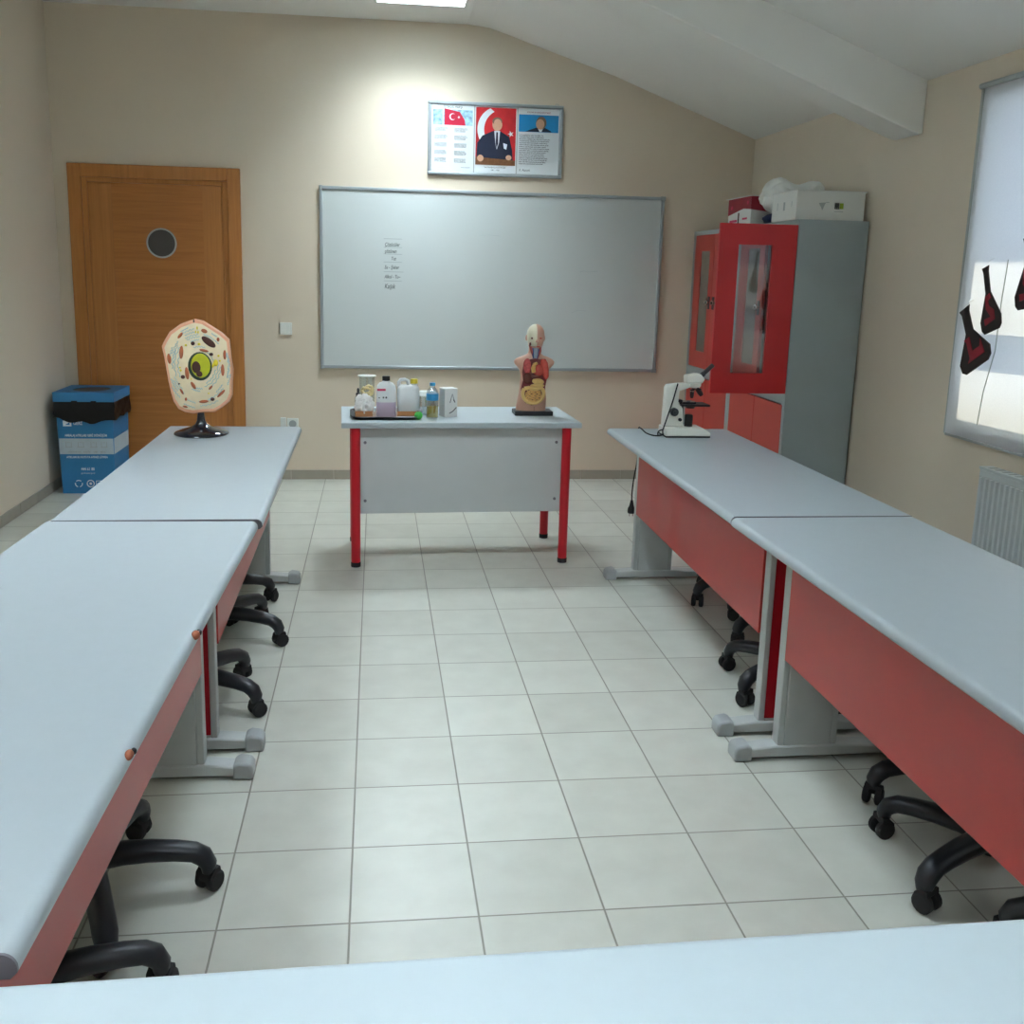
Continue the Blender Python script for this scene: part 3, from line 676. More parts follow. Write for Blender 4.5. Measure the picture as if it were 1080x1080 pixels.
# tray
tr = thing('serving_tray', 'dark rimmed tray holding bottles on the left of the teacher desk', 'tray', (.045, 5.0, ZD), .03)
def rrect(hx, hy, r, n=5): return [(sx*(hx-r)+r*math.cos(a0+PI/2*k/n), sy*(hy-r)+r*math.sin(a0+PI/2*k/n)) for sx, sy, a0 in ((1, 1, 0), (-1, 1, PI/2), (-1, -1, PI), (1, -1, 1.5*PI)) for k in range(n+1)]
hx, hy = .178, .165
b = B(); b.rings([[(x, y, .0) for x, y in rrect(hx-.025, hy-.025, .04)], [(x, y, .0) for x, y in rrect(hx-.022, hy-.022, .04)], [(x, y, .016) for x, y in rrect(hx, hy, .05)], [(x, y, .018) for x, y in rrect(hx-.004, hy-.004, .047)], [(x, y, .006) for x, y in rrect(hx-.024, hy-.024, .038)], [(x, y, .004) for x, y in rrect(hx-.03, hy-.03, .035)]]); b.build('tray_body', M['black'], tr)
b = B(); b.prism(rrect(hx-.032, hy-.032, .033), 'z', .0042, .0055); b.build('tray_inlay', M['tray'], tr)
ZT = ZD+.0058
# lilac bottle
def dsk(x, y): return (x, y, ZT)
bt = thing('plastic_bottle', 'large white bottle with lilac liquid and black cap on the tray', 'bottle', (.05, 4.935, ZT), .05)
b = B(); sx = lambda h, w, d: [(w*math.copysign(abs(math.cos(a))**.6, math.cos(a)), d*math.copysign(abs(math.sin(a))**.6, math.sin(a)), h) for a in [2*PI*k/24 for k in range(24)]]
b.rings([sx(0, .046, .036), sx(.004, .05, .04), sx(.077, .05, .04)]); b.build('lilac_fill', M['lilac'], bt, angle=60)
b = B(); b.rings([sx(.077, .05, .04), sx(.135, .05, .04), sx(.158, .046, .037), sx(.172, .034, .029), sx(.178, .019, .019), sx(.184, .018, .018)]); b.build('bottle_body', M['hdpe'], bt, angle=60)
b = B(); b.lathe([(0, .183), (.020, .183), (.020, .205), (.018, .207), (0, .207)]); b.build('cap', M['black'], bt)
b = B(); b.box(-.048, -.005, -.0408, -.0395, .136, .146); b.build('label_strip', M['redlab'], bt)
b = B(); b.box(-.046, .012, -.0408, -.0398, .09, .132); b.build('paper_label', M['posterw'], bt)
b = B(); b.box(-.040, -.034, -.0412, -.0407, .098, .104); b.box(-.02, -.012, -.0412, -.0407, .098, .106); b.ell((-.002, -.041, .102), (.005, .001, .005), 10, 6); b.split('label_print', M['ink'], bt)
# jug
jg = thing('plastic_jug', 'white handled jug with yellow cap on the tray beside the lilac bottle', 'jug', (.163, 4.975, ZT), .03)
b = B(); b.rings([sx(0, .054, .042), sx(.005, .057, .046), sx(.10, .058, .046), sx(.14, .056, .045), sx(.152, .05, .04), sx(.158, .04, .03)]); b.build('jug_body', M['hdpe'], jg, angle=60)
b = B(); b.box(-.057, .058, -.0467, -.0462, .004, .028); jl = b.build('liquid_line', M['card'], jg); 
b = B(); b.tube([(-.046, 0, .145), (-.048, 0, .172), (-.040, 0, .184), (-.018, 0, .186), (-.004, 0, .18), (.002, 0, .155)], .0095, 10); b.build('handle', M['hdpe'], jg, angle=70)
b = B(); b.lathe([(0, .154), (.016, .154), (.016, .168), (0, .168)], (.03, 0, 0)); b.build('neck', M['hdpe'], jg)
b = B(); b.lathe([(0, .166), (.0185, .166), (.0185, .188), (.016, .190), (0, .190)], (.03, 0, 0)); b.build('cap', M['yellow'], jg)
# kraft box with tissue
kb = thing('kraft_box', 'small open brown card box at the left front of the tray', 'box', (-.062, 4.935, ZT), .0)
b = B(); hx_, hy_ = .043, .04
b.box(-hx_, hx_, -hy_, -hy_+.003, 0, .032); b.box(-hx_, hx_, hy_-.003, hy_, 0, .032); b.box(-hx_, -hx_+.003, -hy_+.003, hy_-.003, 0, .032); b.box(hx_-.003, hx_, -hy_+.003, hy_-.003, 0, .032); b.box(-hx_, hx_, -hy_, hy_, 0, .002)
b.build('box_walls', M['card'], kb)
def crumple(name, c, r, m, lab, cat, seed, amp=.35, sub=3, parent=None):
    rnd = random.Random(seed); b = B(); bmesh.ops.create_icosphere(b.bm, subdivisions=sub, radius=1)
    ks = [(Vector((rnd.uniform(-1, 1), rnd.uniform(-1, 1), rnd.uniform(-1, 1))).normalized(), rnd.uniform(3, 7), rnd.uniform(0, 6)) for _ in range(7)]
    for v in b.bm.verts:
        d = sum(abs(math.sin(v.co.dot(k)*f+p)) for k, f, p in ks)/7
        q = v.co*(1-amp+amp*1.7*d); v.co = Vector((q.x*r[0], q.y*r[1], max(q.z, -.92)*r[2]))
    o = b.build(name, m, parent, angle=28, loc=c); 
    if lab: tag(o, lab, cat)
    return o
crumple('crumpled_tissue', (-.060, 4.930, ZT+.056), (.046, .038, .052), M['tissue'], 'crumpled white tissue stuffed in the brown card box', 'tissue', 5, .62, 4)
# rubber tubing
b = B(); pts = []
for k in range(40):
    a = 2*PI*k/16; pts.append((-.045+.026*math.cos(a)+.006*math.sin(k*1.7), 4.985+.012*math.sin(a*1.3), ZT+.125+.018*math.sin(a)+.010*math.sin(k*.6)))
pts = [(-.062, 4.985, ZT+.004), (-.066, 4.985, ZT+.06)]+pts+[(-.03, 4.99, ZT+.06), (-.03, 4.99, ZT+.004)]
b.tube(pts, .006, 8); tag(b.build('rubber_tubing', M['rubbery'], angle=80), 'coiled cream rubber tubing standing behind the white tissue', 'tubing')
# dropper bottle
db = thing('dropper_bottle', 'small bottle with black dropper cap at the left end of the tray', 'bottle', (-.092, 4.995, ZT))
b = B(); b.lathe([(0, 0), (.017, 0), (.018, .003), (.018, .085), (.014, .094), (.008, .097), (0, .097)]); b.build('bottle_body', M['pet'], db)
b = B(); b.lathe([(0, .0965), (.0115, .0965), (.0115, .112), (.006, .114), (.0065, .13), (.004, .137), (0, .138)]); b.build('dropper_cap', M['black'], db)
# glass cylinder
gc = thing('glass_beaker', 'tall clear beaker with a spout, rearmost on the tray', 'beaker', (-.048, 5.085, ZT))
b = B(); b.lathe([(.0, 0), (.040, 0), (.040, .185), (.046, .192), (.048, .191), (.042, .184), (.038, .183), (.038, .004), (0, .004)], n=28); b.build('beaker_wall', M['glass'], gc)
b = B(); b.lathe([(.043, .1895), (.0475, .1895), (.0475, .1935), (.043, .1935)], n=28); b.build('beaker_rim', M['white'], gc)
# green ball like lid
gb = thing('green_jar', 'small round green container at the right front corner of the tray', 'container', (.212, 4.872, ZD))
b = B(); b.ell((0, 0, .021), (.021, .021, .021), 18, 12); b.build('jar_body', M['greenb'], gb)
b = B(); b.lathe([(0, .038), (.008, .038), (.009, .046), (0, .047)], n=12); b.build('jar_stopper', M['skirt'], gb)
# lidded clear tub behind water bottle
ct = thing('clear_tub', 'clear tub with a white wide lid behind the water bottle', 'container', (.262, 5.06, ZD))
b = B(); b.lathe([(0, .001), (.034, .001), (.044, .10), (0, .10)], n=24); b.build('tub_wall', M['pet'], ct)
b = B(); b.lathe([(0, .10), (.058, .10), (.058, .106), (.044, .122), (0, .125)], n=24); b.build('lid', M['white'], ct)
# water bottle
wbt = thing('water_bottle', 'clear water bottle with blue label and blue cap on the teacher desk', 'bottle', (.285, 4.935, ZD))
b = B(); b.lathe([(0, 0), (.028, 0), (.031, .006), (.030, .03), (.031, .05), (.031, .125), (.026, .142), (.013, .158), (.012, .168), (0, .168)]); b.build('bottle_body', M['pet'], wbt)
b = B(); b.lathe([(0, .006), (.0285, .006), (.0285, .06), (0, .06)]); b.build('yellow_liquid', M['amber'], wbt)
b = B(); b.lathe([(0, .092), (.0318, .092), (.0318, .126), (0, .126)]); b.build('label_band', M['bluelab'], wbt)
b = B(); b.lathe([(0, .166), (.0145, .166), (.0145, .181), (0, .182)]); b.build('cap', M['bluelab'], wbt)
# white printed box
wx = thing('carton_box', 'small white printed carton right of the water bottle', 'box', (.371, 5.0, ZD), .35)
b = B(); b.box(-.036, .036, -.036, .036, 0, .148); b.build('carton', M['whitecard'], wx, bevel=.002)
b = B(); b.tube([(.037, -.016, .05), (.037, -.024, .085), (.037, -.012, .115), (.037, .012, .115), (.037, .02, .085), (.037, .008, .055)], .0022, 6); b.tube([(-.01, -.0365, .02), (.01, -.0365, .03), (.03, -.0365, .05)], .0025, 6)
b.tube([(-.006, -.0365, .075), (.006, -.0365, .12), (.022, -.0365, .075), (.012, -.0365, .09)], .0018, 6); b.split('carton_print', M['ink'], wx)

# ------------------------------------------------------------------ anatomical torso
ts = thing('anatomy_torso', 'human torso anatomy model with open chest and half skull on the teacher desk', 'anatomy model', (.828, 5.09, ZD), .0)
K = .000560
b = B(); b.box(-.102, .102, -.062, .062, 0, .024); b.build('plinth', M['black'], ts, bevel=.003)
def tx(u): return (u-397)*K
def tz(v): return .022+(948-v)*K*.962
def ring(z, cx, rx, ry, n=32, cy=0, p=.85): return [(cx+rx*math.copysign(abs(math.cos(a))**p, math.cos(a)), cy+ry*math.copysign(abs(math.sin(a))**p, math.sin(a)), z) for a in [2*PI*k/n for k in range(n)]]
S_ = [(948, 238, 522, .050), (900, 240, 524, .052), (840, 252, 525, .054), (780, 262, 520, .053), (720, 268, 512, .050), (660, 272, 515, .050), (600, 276, 526, .052), (550, 262, 540, .054), (520, 240, 562, .052), (490, 214, 588, .046), (465, 206, 594, .040), (440, 222, 572, .034), (420, 262, 535, .032), (405, 305, 490, .030), (390, 335, 465, .028), (360, 345, 456, .027), (320, 346, 458, .030)]
b = B(); b.rings([ring(tz(v), (tx(a)+tx(c))/2, (c-a)/2*K, d) for v, a, c, d in S_]); b.build('torso_body', M['skinpale'], ts, angle=75)
# arm stumps shown cut: darker discs
b = B(); hs = [(335, 350, 455, .030, -.004), (310, 338, 468, .038, -.004), (280, 334, 478, .046, -.003), (240, 326, 486, .052, 0), (200, 326, 488, .054, .002), (160, 332, 482, .052, .003), (130, 350, 466, .042, .004), (110, 372, 446, .028, .004), (101, 392, 424, .012, .004)]
b.rings([ring(tz(v), (tx(a)+tx(c))/2, (c-a)/2*K, d*.98, cy=o-.004) for v, a, c, d, o in hs]); b.build('head', M['skinpale'], ts, angle=75)
hc = tx(405)
b = B(); b.rings([[(x if x < hc else hc, y-.0025 if y < 0 else y, z) for x, y, z in ring(tz(v), (tx(a)+tx(c))/2, (c-a)/2*K*1.03, d*1.04, cy=o-.004)] for v, a, c, d, o in hs[1:]]); b.build('half_skull', M['bone'], ts, angle=75)
b = B(); b.ell((tx(365), -.050, tz(232)), (.009, .006, .008), 12, 8); b.ell((tx(345), -.046, tz(290)), (.006, .008, .010), 10, 6); b.split('eye_socket', M['liver'], ts)
b = B(); b.ell((tx(438), -.051, tz(232)), (.009, .004, .004), 10, 6); b.ell((tx(420), -.052, tz(312)), (.010, .004, .0035), 10, 6); b.split('eye_and_lips', M['heart'], ts)
b = B(); b.rings([ring(tz(228), tx(405), .004, .004, 10, -.052), ring(tz(262), tx(405), .009, .009, 10, -.056), ring(tz(275), tx(405), .006, .005, 10, -.052)]); b.build('nose', M['skinpale'], ts)
b = B(); b.ell((tx(322), .004, tz(235)), (.006, .010, .016), 10, 8); b.ell((tx(488), .004, tz(235)), (.006, .010, .016), 10, 8); b.split('ear', M['skinpale'], ts)
b = B(); b.tube([(tx(352), -.028, tz(300)), (tx(368), -.034, tz(360)), (tx(388), -.040, tz(430))], [.009, .009, .006], 10); b.tube([(tx(445), -.028, tz(310)), (tx(440), -.034, tz(360)), (tx(415), -.040, tz(430))], [.006, .009, .006], 10); b.split('neck_muscle', M['muscle'], ts, angle=80)
b = B(); b.tube([(tx(402), -.034, tz(330)), (tx(402), -.038, tz(380)), (tx(395), -.044, tz(455))], [.013, .012, .010], 12); b.build('windpipe', M['trachea'], ts, angle=80)
b = B(); b.tube([(tx(372), -.036, tz(330)), (tx(376), -.040, tz(390)), (tx(386), -.048, tz(455))], .005, 8); b.tube([(tx(432), -.036, tz(340)), (tx(420), -.042, tz(400)), (tx(396), -.050, tz(460))], .0045, 8); b.split('neck_vein', M['vein'], ts, angle=80)
# chest cavity
def surf(u): return 0
cav = [(390, 425), (330, 440), (285, 490), (275, 560), (285, 640), (268, 720), (275, 800), (310, 860), (370, 885), (430, 875), (480, 830), (500, 760), (498, 700), (512, 620), (522, 560), (512, 490), (470, 440)]
b = B(); b.rings([[(tx(u), -.048, tz(v)) for u, v in cav], [(tx(u), -.0545, tz(v)) for u, v in cav], [(tx(395+(u-395)*.95), -.0565, tz(650+(v-650)*.97)) for u, v in cav]]); b.build('open_cavity', M['cavity'], ts, angle=60)
b = B(); b.ell((tx(322), -.050, tz(505)), (.022, .016, .042), 18, 12); b.build('left_lung', M['lung'], ts)
b = B(); b.rings([ring(tz(430), tx(470), .012, .006, 14, -.056), ring(tz(470), tx(478), .020, .012, 14, -.056), ring(tz(540), tx(486), .022, .014, 14, -.056), ring(tz(600), tx(500), .015, .010, 14, -.056), ring(tz(625), tx(505), .006, .006, 14, -.056)]); b.build('right_lung', M['heart'], ts, angle=70)
b = B(); b.ell((tx(425), -.060, tz(540)), (.031, .018, .030), 18, 12, Matrix.Rotation(.5, 4, 'Y')); b.build('heart', M['heart'], ts)
b = B(); b.tube([(tx(380), -.070, tz(560)), (tx(372), -.072, tz(520)), (tx(385), -.070, tz(480)), (tx(410), -.066, tz(470))], [.011, .012, .010, .007], 10); b.build('aorta', M['gut'], ts, angle=80)
b = B(); b.ell((tx(330), -.056, tz(622)), (.026, .014, .031), 16, 10, Matrix.Rotation(-.3, 4, 'Y')); b.ell((tx(390), -.057, tz(600)), (.036, .012, .014), 16, 10); b.split('liver', M['liver'], ts)
b = B(); b.ell((tx(425), -.060, tz(650)), (.033, .014, .017), 16, 10, Matrix.Rotation(.15, 4, 'Y')); b.ell((tx(420), -.061, tz(690)), (.038, .012, .011), 16, 10); b.split('stomach', M['stomach'], ts)
b = B(); pts = []
for k in range(30):
    a = math.radians(150+k*240/29+0); pts.append((tx(384+100*math.cos(a)), -.060, tz(768-95*math.sin(a))))
b.tube(pts, .010, 10)
b.tube([(tx(298), -.060, tz(722)), (tx(340), -.062, tz(712)), (tx(400), -.063, tz(722)), (tx(460), -.062, tz(712)), (tx(475), -.060, tz(740))], .011, 10)
b.build('large_intestine', M['stomach'], ts, angle=80)
b = B(); pts = []
for r_ in range(6):
    v = 745+r_*19; w_ = 70*math.sqrt(max(.15, 1-((r_-2.2)/4)**2))
    for k in range(9):
        u = 384+(-w_+2*w_*k/8)*(1 if r_ % 2 == 0 else -1); pts.append((tx(u), -.063+.002*math.sin(k*2.2), tz(v+5*math.sin(k*2.0+r_))))
b.tube(pts, .0050, 8); b.build('small_intestine', M['gut'], ts, angle=80)
b = B(); b.box(tx(396), tx(399), -.0535, -.050, tz(945), tz(900)); b.build('leg_cleft', M['cavity'], ts)

# ------------------------------------------------------------------ cell model
cm = thing('cell_model', 'round flat plant and animal cell model on a glossy black stand at the far left table', 'cell model', (-.765, 4.35, .75), .0)
cm['label'] = 'flat peach cell model with coloured organelles on a glossy black stand, far left table'
k_ = .000622
def cx_(u): return (u-352)*k_
def cz_(v): return (935-v)*k_
b = B(); b.lathe([(0, 0), (.112, 0), (.117, .005), (.112, .012), (.085, .022), (.045, .034), (.026, .046), (.018, .062), (.015, .085), (.014, .098), (0, .098)], n=40); b.build('stand', M['gloss'], cm, angle=60)
out = [(330, 125), (385, 135), (440, 170), (510, 215), (560, 262), (566, 330), (572, 400), (582, 470), (575, 560), (572, 650), (550, 700), (500, 742), (450, 772), (370, 776), (300, 785), (245, 775), (200, 752), (170, 700), (155, 640), (140, 560), (128, 470), (118, 390), (104, 315), (125, 272), (160, 215), (235, 160), (290, 138)]
def sc(f, n=None): return [(352+(u-350)*f, 455+(v-455)*f) for u, v in out]
b = B(); b.rings([[(cx_(u), .014, cz_(v)) for u, v in sc(.98)], [(cx_(u), .008, cz_(v)) for u, v in sc(1)], [(cx_(u), -.010, cz_(v)) for u, v in sc(1)], [(cx_(u), -.016, cz_(v)) for u, v in sc(.975)]]); b.build('cell_wall', M['peach'], cm, angle=50)
b = B(); b.rings([[(cx_(u), -.015, cz_(v)) for u, v in sc(.93)], [(cx_(u), -.0175, cz_(v)) for u, v in sc(.915)]]); b.build('cytoplasm', M['cream'], cm, angle=50)
def organ(items, name, m, d=.018):
    b = B()
    for u, v, ru, rv, an in items: b.ell((cx_(u), -d, cz_(v)), (ru*k_, .005, rv*k_), 14, 8, Matrix.Rotation(math.radians(an), 4, 'Y'))
    return b.split(name, m, cm)
organ([(238, 355, 14, 46, 5), (235, 238, 10, 26, 40), (398, 205, 22, 14, 20), (490, 262, 10, 14, 0), (392, 340, 32, 10, 12), (532, 368, 11, 34, 0), (515, 475, 12, 42, 0), (155, 400, 14, 36, -5), (272, 500, 14, 44, -5), (312, 585, 12, 30, -30), (430, 598, 8, 20, 40), (500, 640, 10, 38, 45), (380, 697, 34, 11, -5), (232, 628, 8, 24, -30), (258, 682, 8, 12, 0), (252, 735, 18, 7, 15)], 'mitochondria', M['mito'])
organ([(425, 280, 58, 24, 38)], 'chloroplast', M['dkbrown'])
organ([(318, 292, 14, 14, 0), (440, 366, 14, 12, 0), (243, 526, 15, 14, 0), (440, 680, 15, 13, 0), (216, 574, 6, 6, 0)], 'lysosome', M['dkbrown'])
organ([(470, 425, 16, 24, 0), (270, 305, 8, 8, 0), (490, 375, 8, 8, 0), (452, 440, 8, 20, 20), (230, 480, 8, 8, 0), (225, 460, 6, 6, 0), (350, 185, 5, 12, 0), (340, 212, 5, 10, 0), (356, 214, 5, 10, 0), (498, 410, 7, 7, 0), (360, 296, 10, 9, 0), (415, 640, 6, 6, 0), (300, 540, 6, 6, 0)], 'vacuole', M['yellow'])
b = B()
def arc(cu, cv, ru, rv, a0, a1, r=.0018, n=14):
    b.tube([(cx_(cu+(ru+5*math.sin(k*1.9))*math.cos(math.radians(a0+(a1-a0)*k/n))), -.0185, cz_(cv-(rv+5*math.sin(k*1.9))*math.sin(math.radians(a0+(a1-a0)*k/n)))) for k in range(n+1)], r, 6)
for ru, a0, a1 in ((105, -70, -10), (122, -78, 5), (138, -60, 0), (150, 150, 205), (172, 140, 200), (186, 150, 185), (195, -20, 25), (200, -75, -40)): arc(362, 450, ru, ru*1.18, a0, a1)
for ru, a0, a1 in ((262, 150, 172), (248, 135, 160), (232, 140, 168), (250, 0, 22), (240, -20, -2), (262, -30, -12), (285, 108, 122), (225, -55, -35), (160, -110, -85), (178, -115, -92), (120, 20, 60), (140, 70, 110), (262, 200, 222), (285, 212, 232), (228, 62, 80)): arc(362, 450, ru*.80, ru*.98, a0, a1, .0017)
for ru, a0, a1 in ((235, 95, 118), (215, 92, 120), (200, 88, 118), (180, 90, 112), (255, 98, 125), (270, -92, -60), (255, -100, -118), (240, -95, -65), (290, -118, -100), (215, 45, 62), (230, 205, 235), (215, 200, 228), (245, 55, 66)): arc(362, 450, ru*.86, ru*1.02, a0, a1, .0016)
b.split('reticulum_strand', M['er'], cm, angle=80)
b = B(); b.ell((cx_(362), -.019, cz_(450)), (82*k_, .007, 100*k_), 28, 12); b.build('nucleus_rim', M['olive'], cm)
b = B(); b.ell((cx_(366), -.0215, cz_(446)), (68*k_, .007, 86*k_), 28, 12); b.build('nucleus', M['lime'], cm)
b = B(); b.ell((cx_(340), -.0265, cz_(455)), (32*k_, .004, 42*k_), 18, 10); b.ell((cx_(358), -.0255, cz_(500)), (22*k_, .004, 24*k_), 14, 8); b.build('nucleolus', M['dkbrown'], cm)
b = B(); b.box(cx_(324), cx_(334), -.017, -.0155, cz_(148), cz_(128)); b.build('hanging_slot', M['dkbrown'], cm)

# ------------------------------------------------------------------ microscope
mi = thing('microscope', 'white and black lab microscope on the far right table', 'microscope', (1.324, 4.31, .75), 0)
k_ = .000408
def mx(u): return (u-250)*k_
def mz(v): return .004+(950-v)*k_
b = B(); b.prism([(mx(262), .006), (mx(788), .006), (mx(788), mz(905)), (mx(700), mz(852)), (mx(262), mz(850))], 'y', -.002, .125)
# chamfered left nose
b.build('base', M['microw'], mi, bevel=.006)
b = B(); b.box(mx(268), mx(784), .0, .122, 0, .007); b.build('rubber_base', M['rubber'], mi)
b = B(); b.prism([(mx(258), mz(852)), (mx(490), mz(852)), (mx(475), mz(640)), (mx(420), mz(560)), (mx(425), mz(440)), (mx(545), mz(400)), (mx(548), mz(345)), (mx(400), mz(355)), (mx(285), mz(372)), (mx(268), mz(400))], 'y', .038, .086); b.build('arm', M['microw'], mi, bevel=.006, seg=3)
b = B(); b.prism([(mx(497), mz(350)), (mx(495), mz(262)), (mx(610), mz(238)), (mx(660), mz(242)), (mx(716), mz(300)), (mx(690), mz(350))], 'y', .038, .088); b.build('head', M['microw'], mi, bevel=.006, seg=3)
b = B(); b.lathe([(0, mz(405)), (.024, mz(405)), (.031, mz(385)), (.032, mz(352)), (0, mz(352))], (mx(610), .063, 0), 24); b.build('head_collar', M['microw'], mi)
b = B(); a, c = Vector((mx(668), .063, mz(285))), Vector((mx(818), .063, mz(142))); d = (c-a)
b.tube([a, a+d*.3, a+d*.31, a+d*.97, c], [.0125, .0125, .0105, .0105, .009], 16); b.build('eyepiece_tube', M['black'], mi, angle=50)
b = B(); b.tube([(mx(640), .063, mz(398)), (mx(632), .063, mz(418))], [.026, .024], 20); b.build('nosepiece', M['black'], mi)
b = B(); b.lathe([(0, mz(525)), (.006, mz(525)), (.009, mz(500)), (.010, mz(425)), (0, mz(425))], (mx(590), .063, 0), 14); b.build('objective', M['black'], mi)
b = B(); b.lathe([(.0092, mz(450)), (.0105, mz(450)), (.0105, mz(440)), (.0092, mz(440))], (mx(590), .063, 0), 14); b.build('objective_ring', M['chrome'], mi)
b = B(); b.tube([(mx(645), .063, mz(415)), (mx(685), .063, mz(465)), (mx(705), .063, mz(492))], [.0105, .012, .009], 14); b.build('objective', M['black'], mi, angle=50)
b = B(); b.tube([(mx(625), .085, mz(415)), (mx(628), .10, mz(450))], [.009, .008], 12); b.build('objective', M['black'], mi)
b = B(); b.box(mx(440), mx(770), .01, .118, mz(607), mz(585)); b.box(mx(465), mx(620), .03, .10, mz(585), mz(560)); b.box(mx(375), mx(470), .045, .08, mz(590), mz(540)); b.build('stage', M['black'], mi, bevel=.002)
b = B(); b.box(mx(455), mx(500), .02, .024, mz(556), mz(540)); b.box(mx(545), mx(600), .03, .034, mz(562), mz(545)); b.split('stage_clip', M['chrome'], mi)
b = B(); b.lathe([(0, mz(645)), (.020, mz(640)), (.025, mz(608)), (0, mz(608))], (mx(578), .063, 0), 18); b.build('condenser', M['black'], mi)
b = B(); b.lathe([(0, mz(850)), (.019, mz(850)), (.019, mz(725)), (.016, mz(715)), (0, mz(715))], (mx(568), .063, 0), 18); b.build('illuminator', M['rubber'], mi)
b = B(); b.box(mx(472), mx(490), .05, .074, mz(785), mz(610)); b.build('rack', M['black'], mi)
b = B(); b.lathe([(0, .016), (.017, .016), (.019, .020), (.019, .038), (0, .038)], (mx(368), 0, mz(675)), 24, 'y'); b.lathe([(0, .010), (.009, .010), (.009, .017), (0, .017)], (mx(368), 0, mz(675)), 16, 'y'); b.build('focus_knob', M['black'], mi, bevel=.001)
b = B(); b.lathe([(0, .03), (.008, .03), (.008, .038), (0, .038)], (mx(445), 0, mz(765)), 14, 'y'); b.build('stage_knob', M['black'], mi)
# power cord in world coordinates, trailing over the table end
b = B()
def bez(P, n=10):
    P = [Vector(p) for p in P]; P = [P[0]]+P+[P[-1]]; r = []
    for i in range(1, len(P)-2):
        for k in range(n):
            t = k/n; a, b_, c, d = P[i-1:i+3]
            r.append(.5*((2*b_)+(c-a)*t+(2*a-5*b_+4*c-d)*t*t+(-a+3*b_-3*c+d)*t**3))
    return r+[P[-2]]
ox, oy, oz = 1.324, 4.31, .75
b.tube(bez([(ox+mx(395), oy+.034, oz+mz(352)), (ox+mx(380), oy+.030, oz+mz(400)), (ox+mx(335), oy+.022, oz+mz(560)), (ox+mx(275), oy+.020, oz+mz(760)), (ox+mx(242), oy+.022, oz+mz(880)), (ox-.006, oy+.02, oz+.010), (ox-.04, oy+.03, oz+.005), (ox-.058, oy+.10, oz+.005), (ox-.060, oy+.18, oz+.012), (1.272, 4.55, oz+.008), (1.275, 4.575, oz+.006), (1.277, 4.592, oz-.012), (1.281, 4.595, .66), (1.279, 4.596, .58), (1.268, 4.596, .50), (1.262, 4.596, .42), (1.263, 4.596, .385)]), .0032, 8)
b.tube(bez([(ox+.004, oy+.025, oz+.012), (ox-.02, oy+.035, oz+.006), (ox-.012, oy+.06, oz+.02), (ox+.003, oy+.05, oz+.03)]), .0035, 8)
cd = thing('power_cord', 'black microscope power cord hanging over the table end with its plug', 'cord', (1.263, 4.596, .32))
o = b.build('cable', M['rubber'], cd, angle=80); o.data.transform(Matrix.Translation((-1.263, -4.596, -.32)))
b = B(); b.lathe([(0, 0), (.017, .0), (.019, .006), (.018, .025), (.012, .036), (.006, .066), (0, .067)], n=18); b.build('plug', M['black'], cd)
b = B(); b.lathe([(0, -.016), (.0026, -.016), (.0026, .001), (0, .001)], (-.008, 0, 0), 8); b.lathe([(0, -.016), (.0026, -.016), (.0026, .001), (0, .001)], (.008, 0, 0), 8); b.split('plug_pin', M['chrome'], cd)

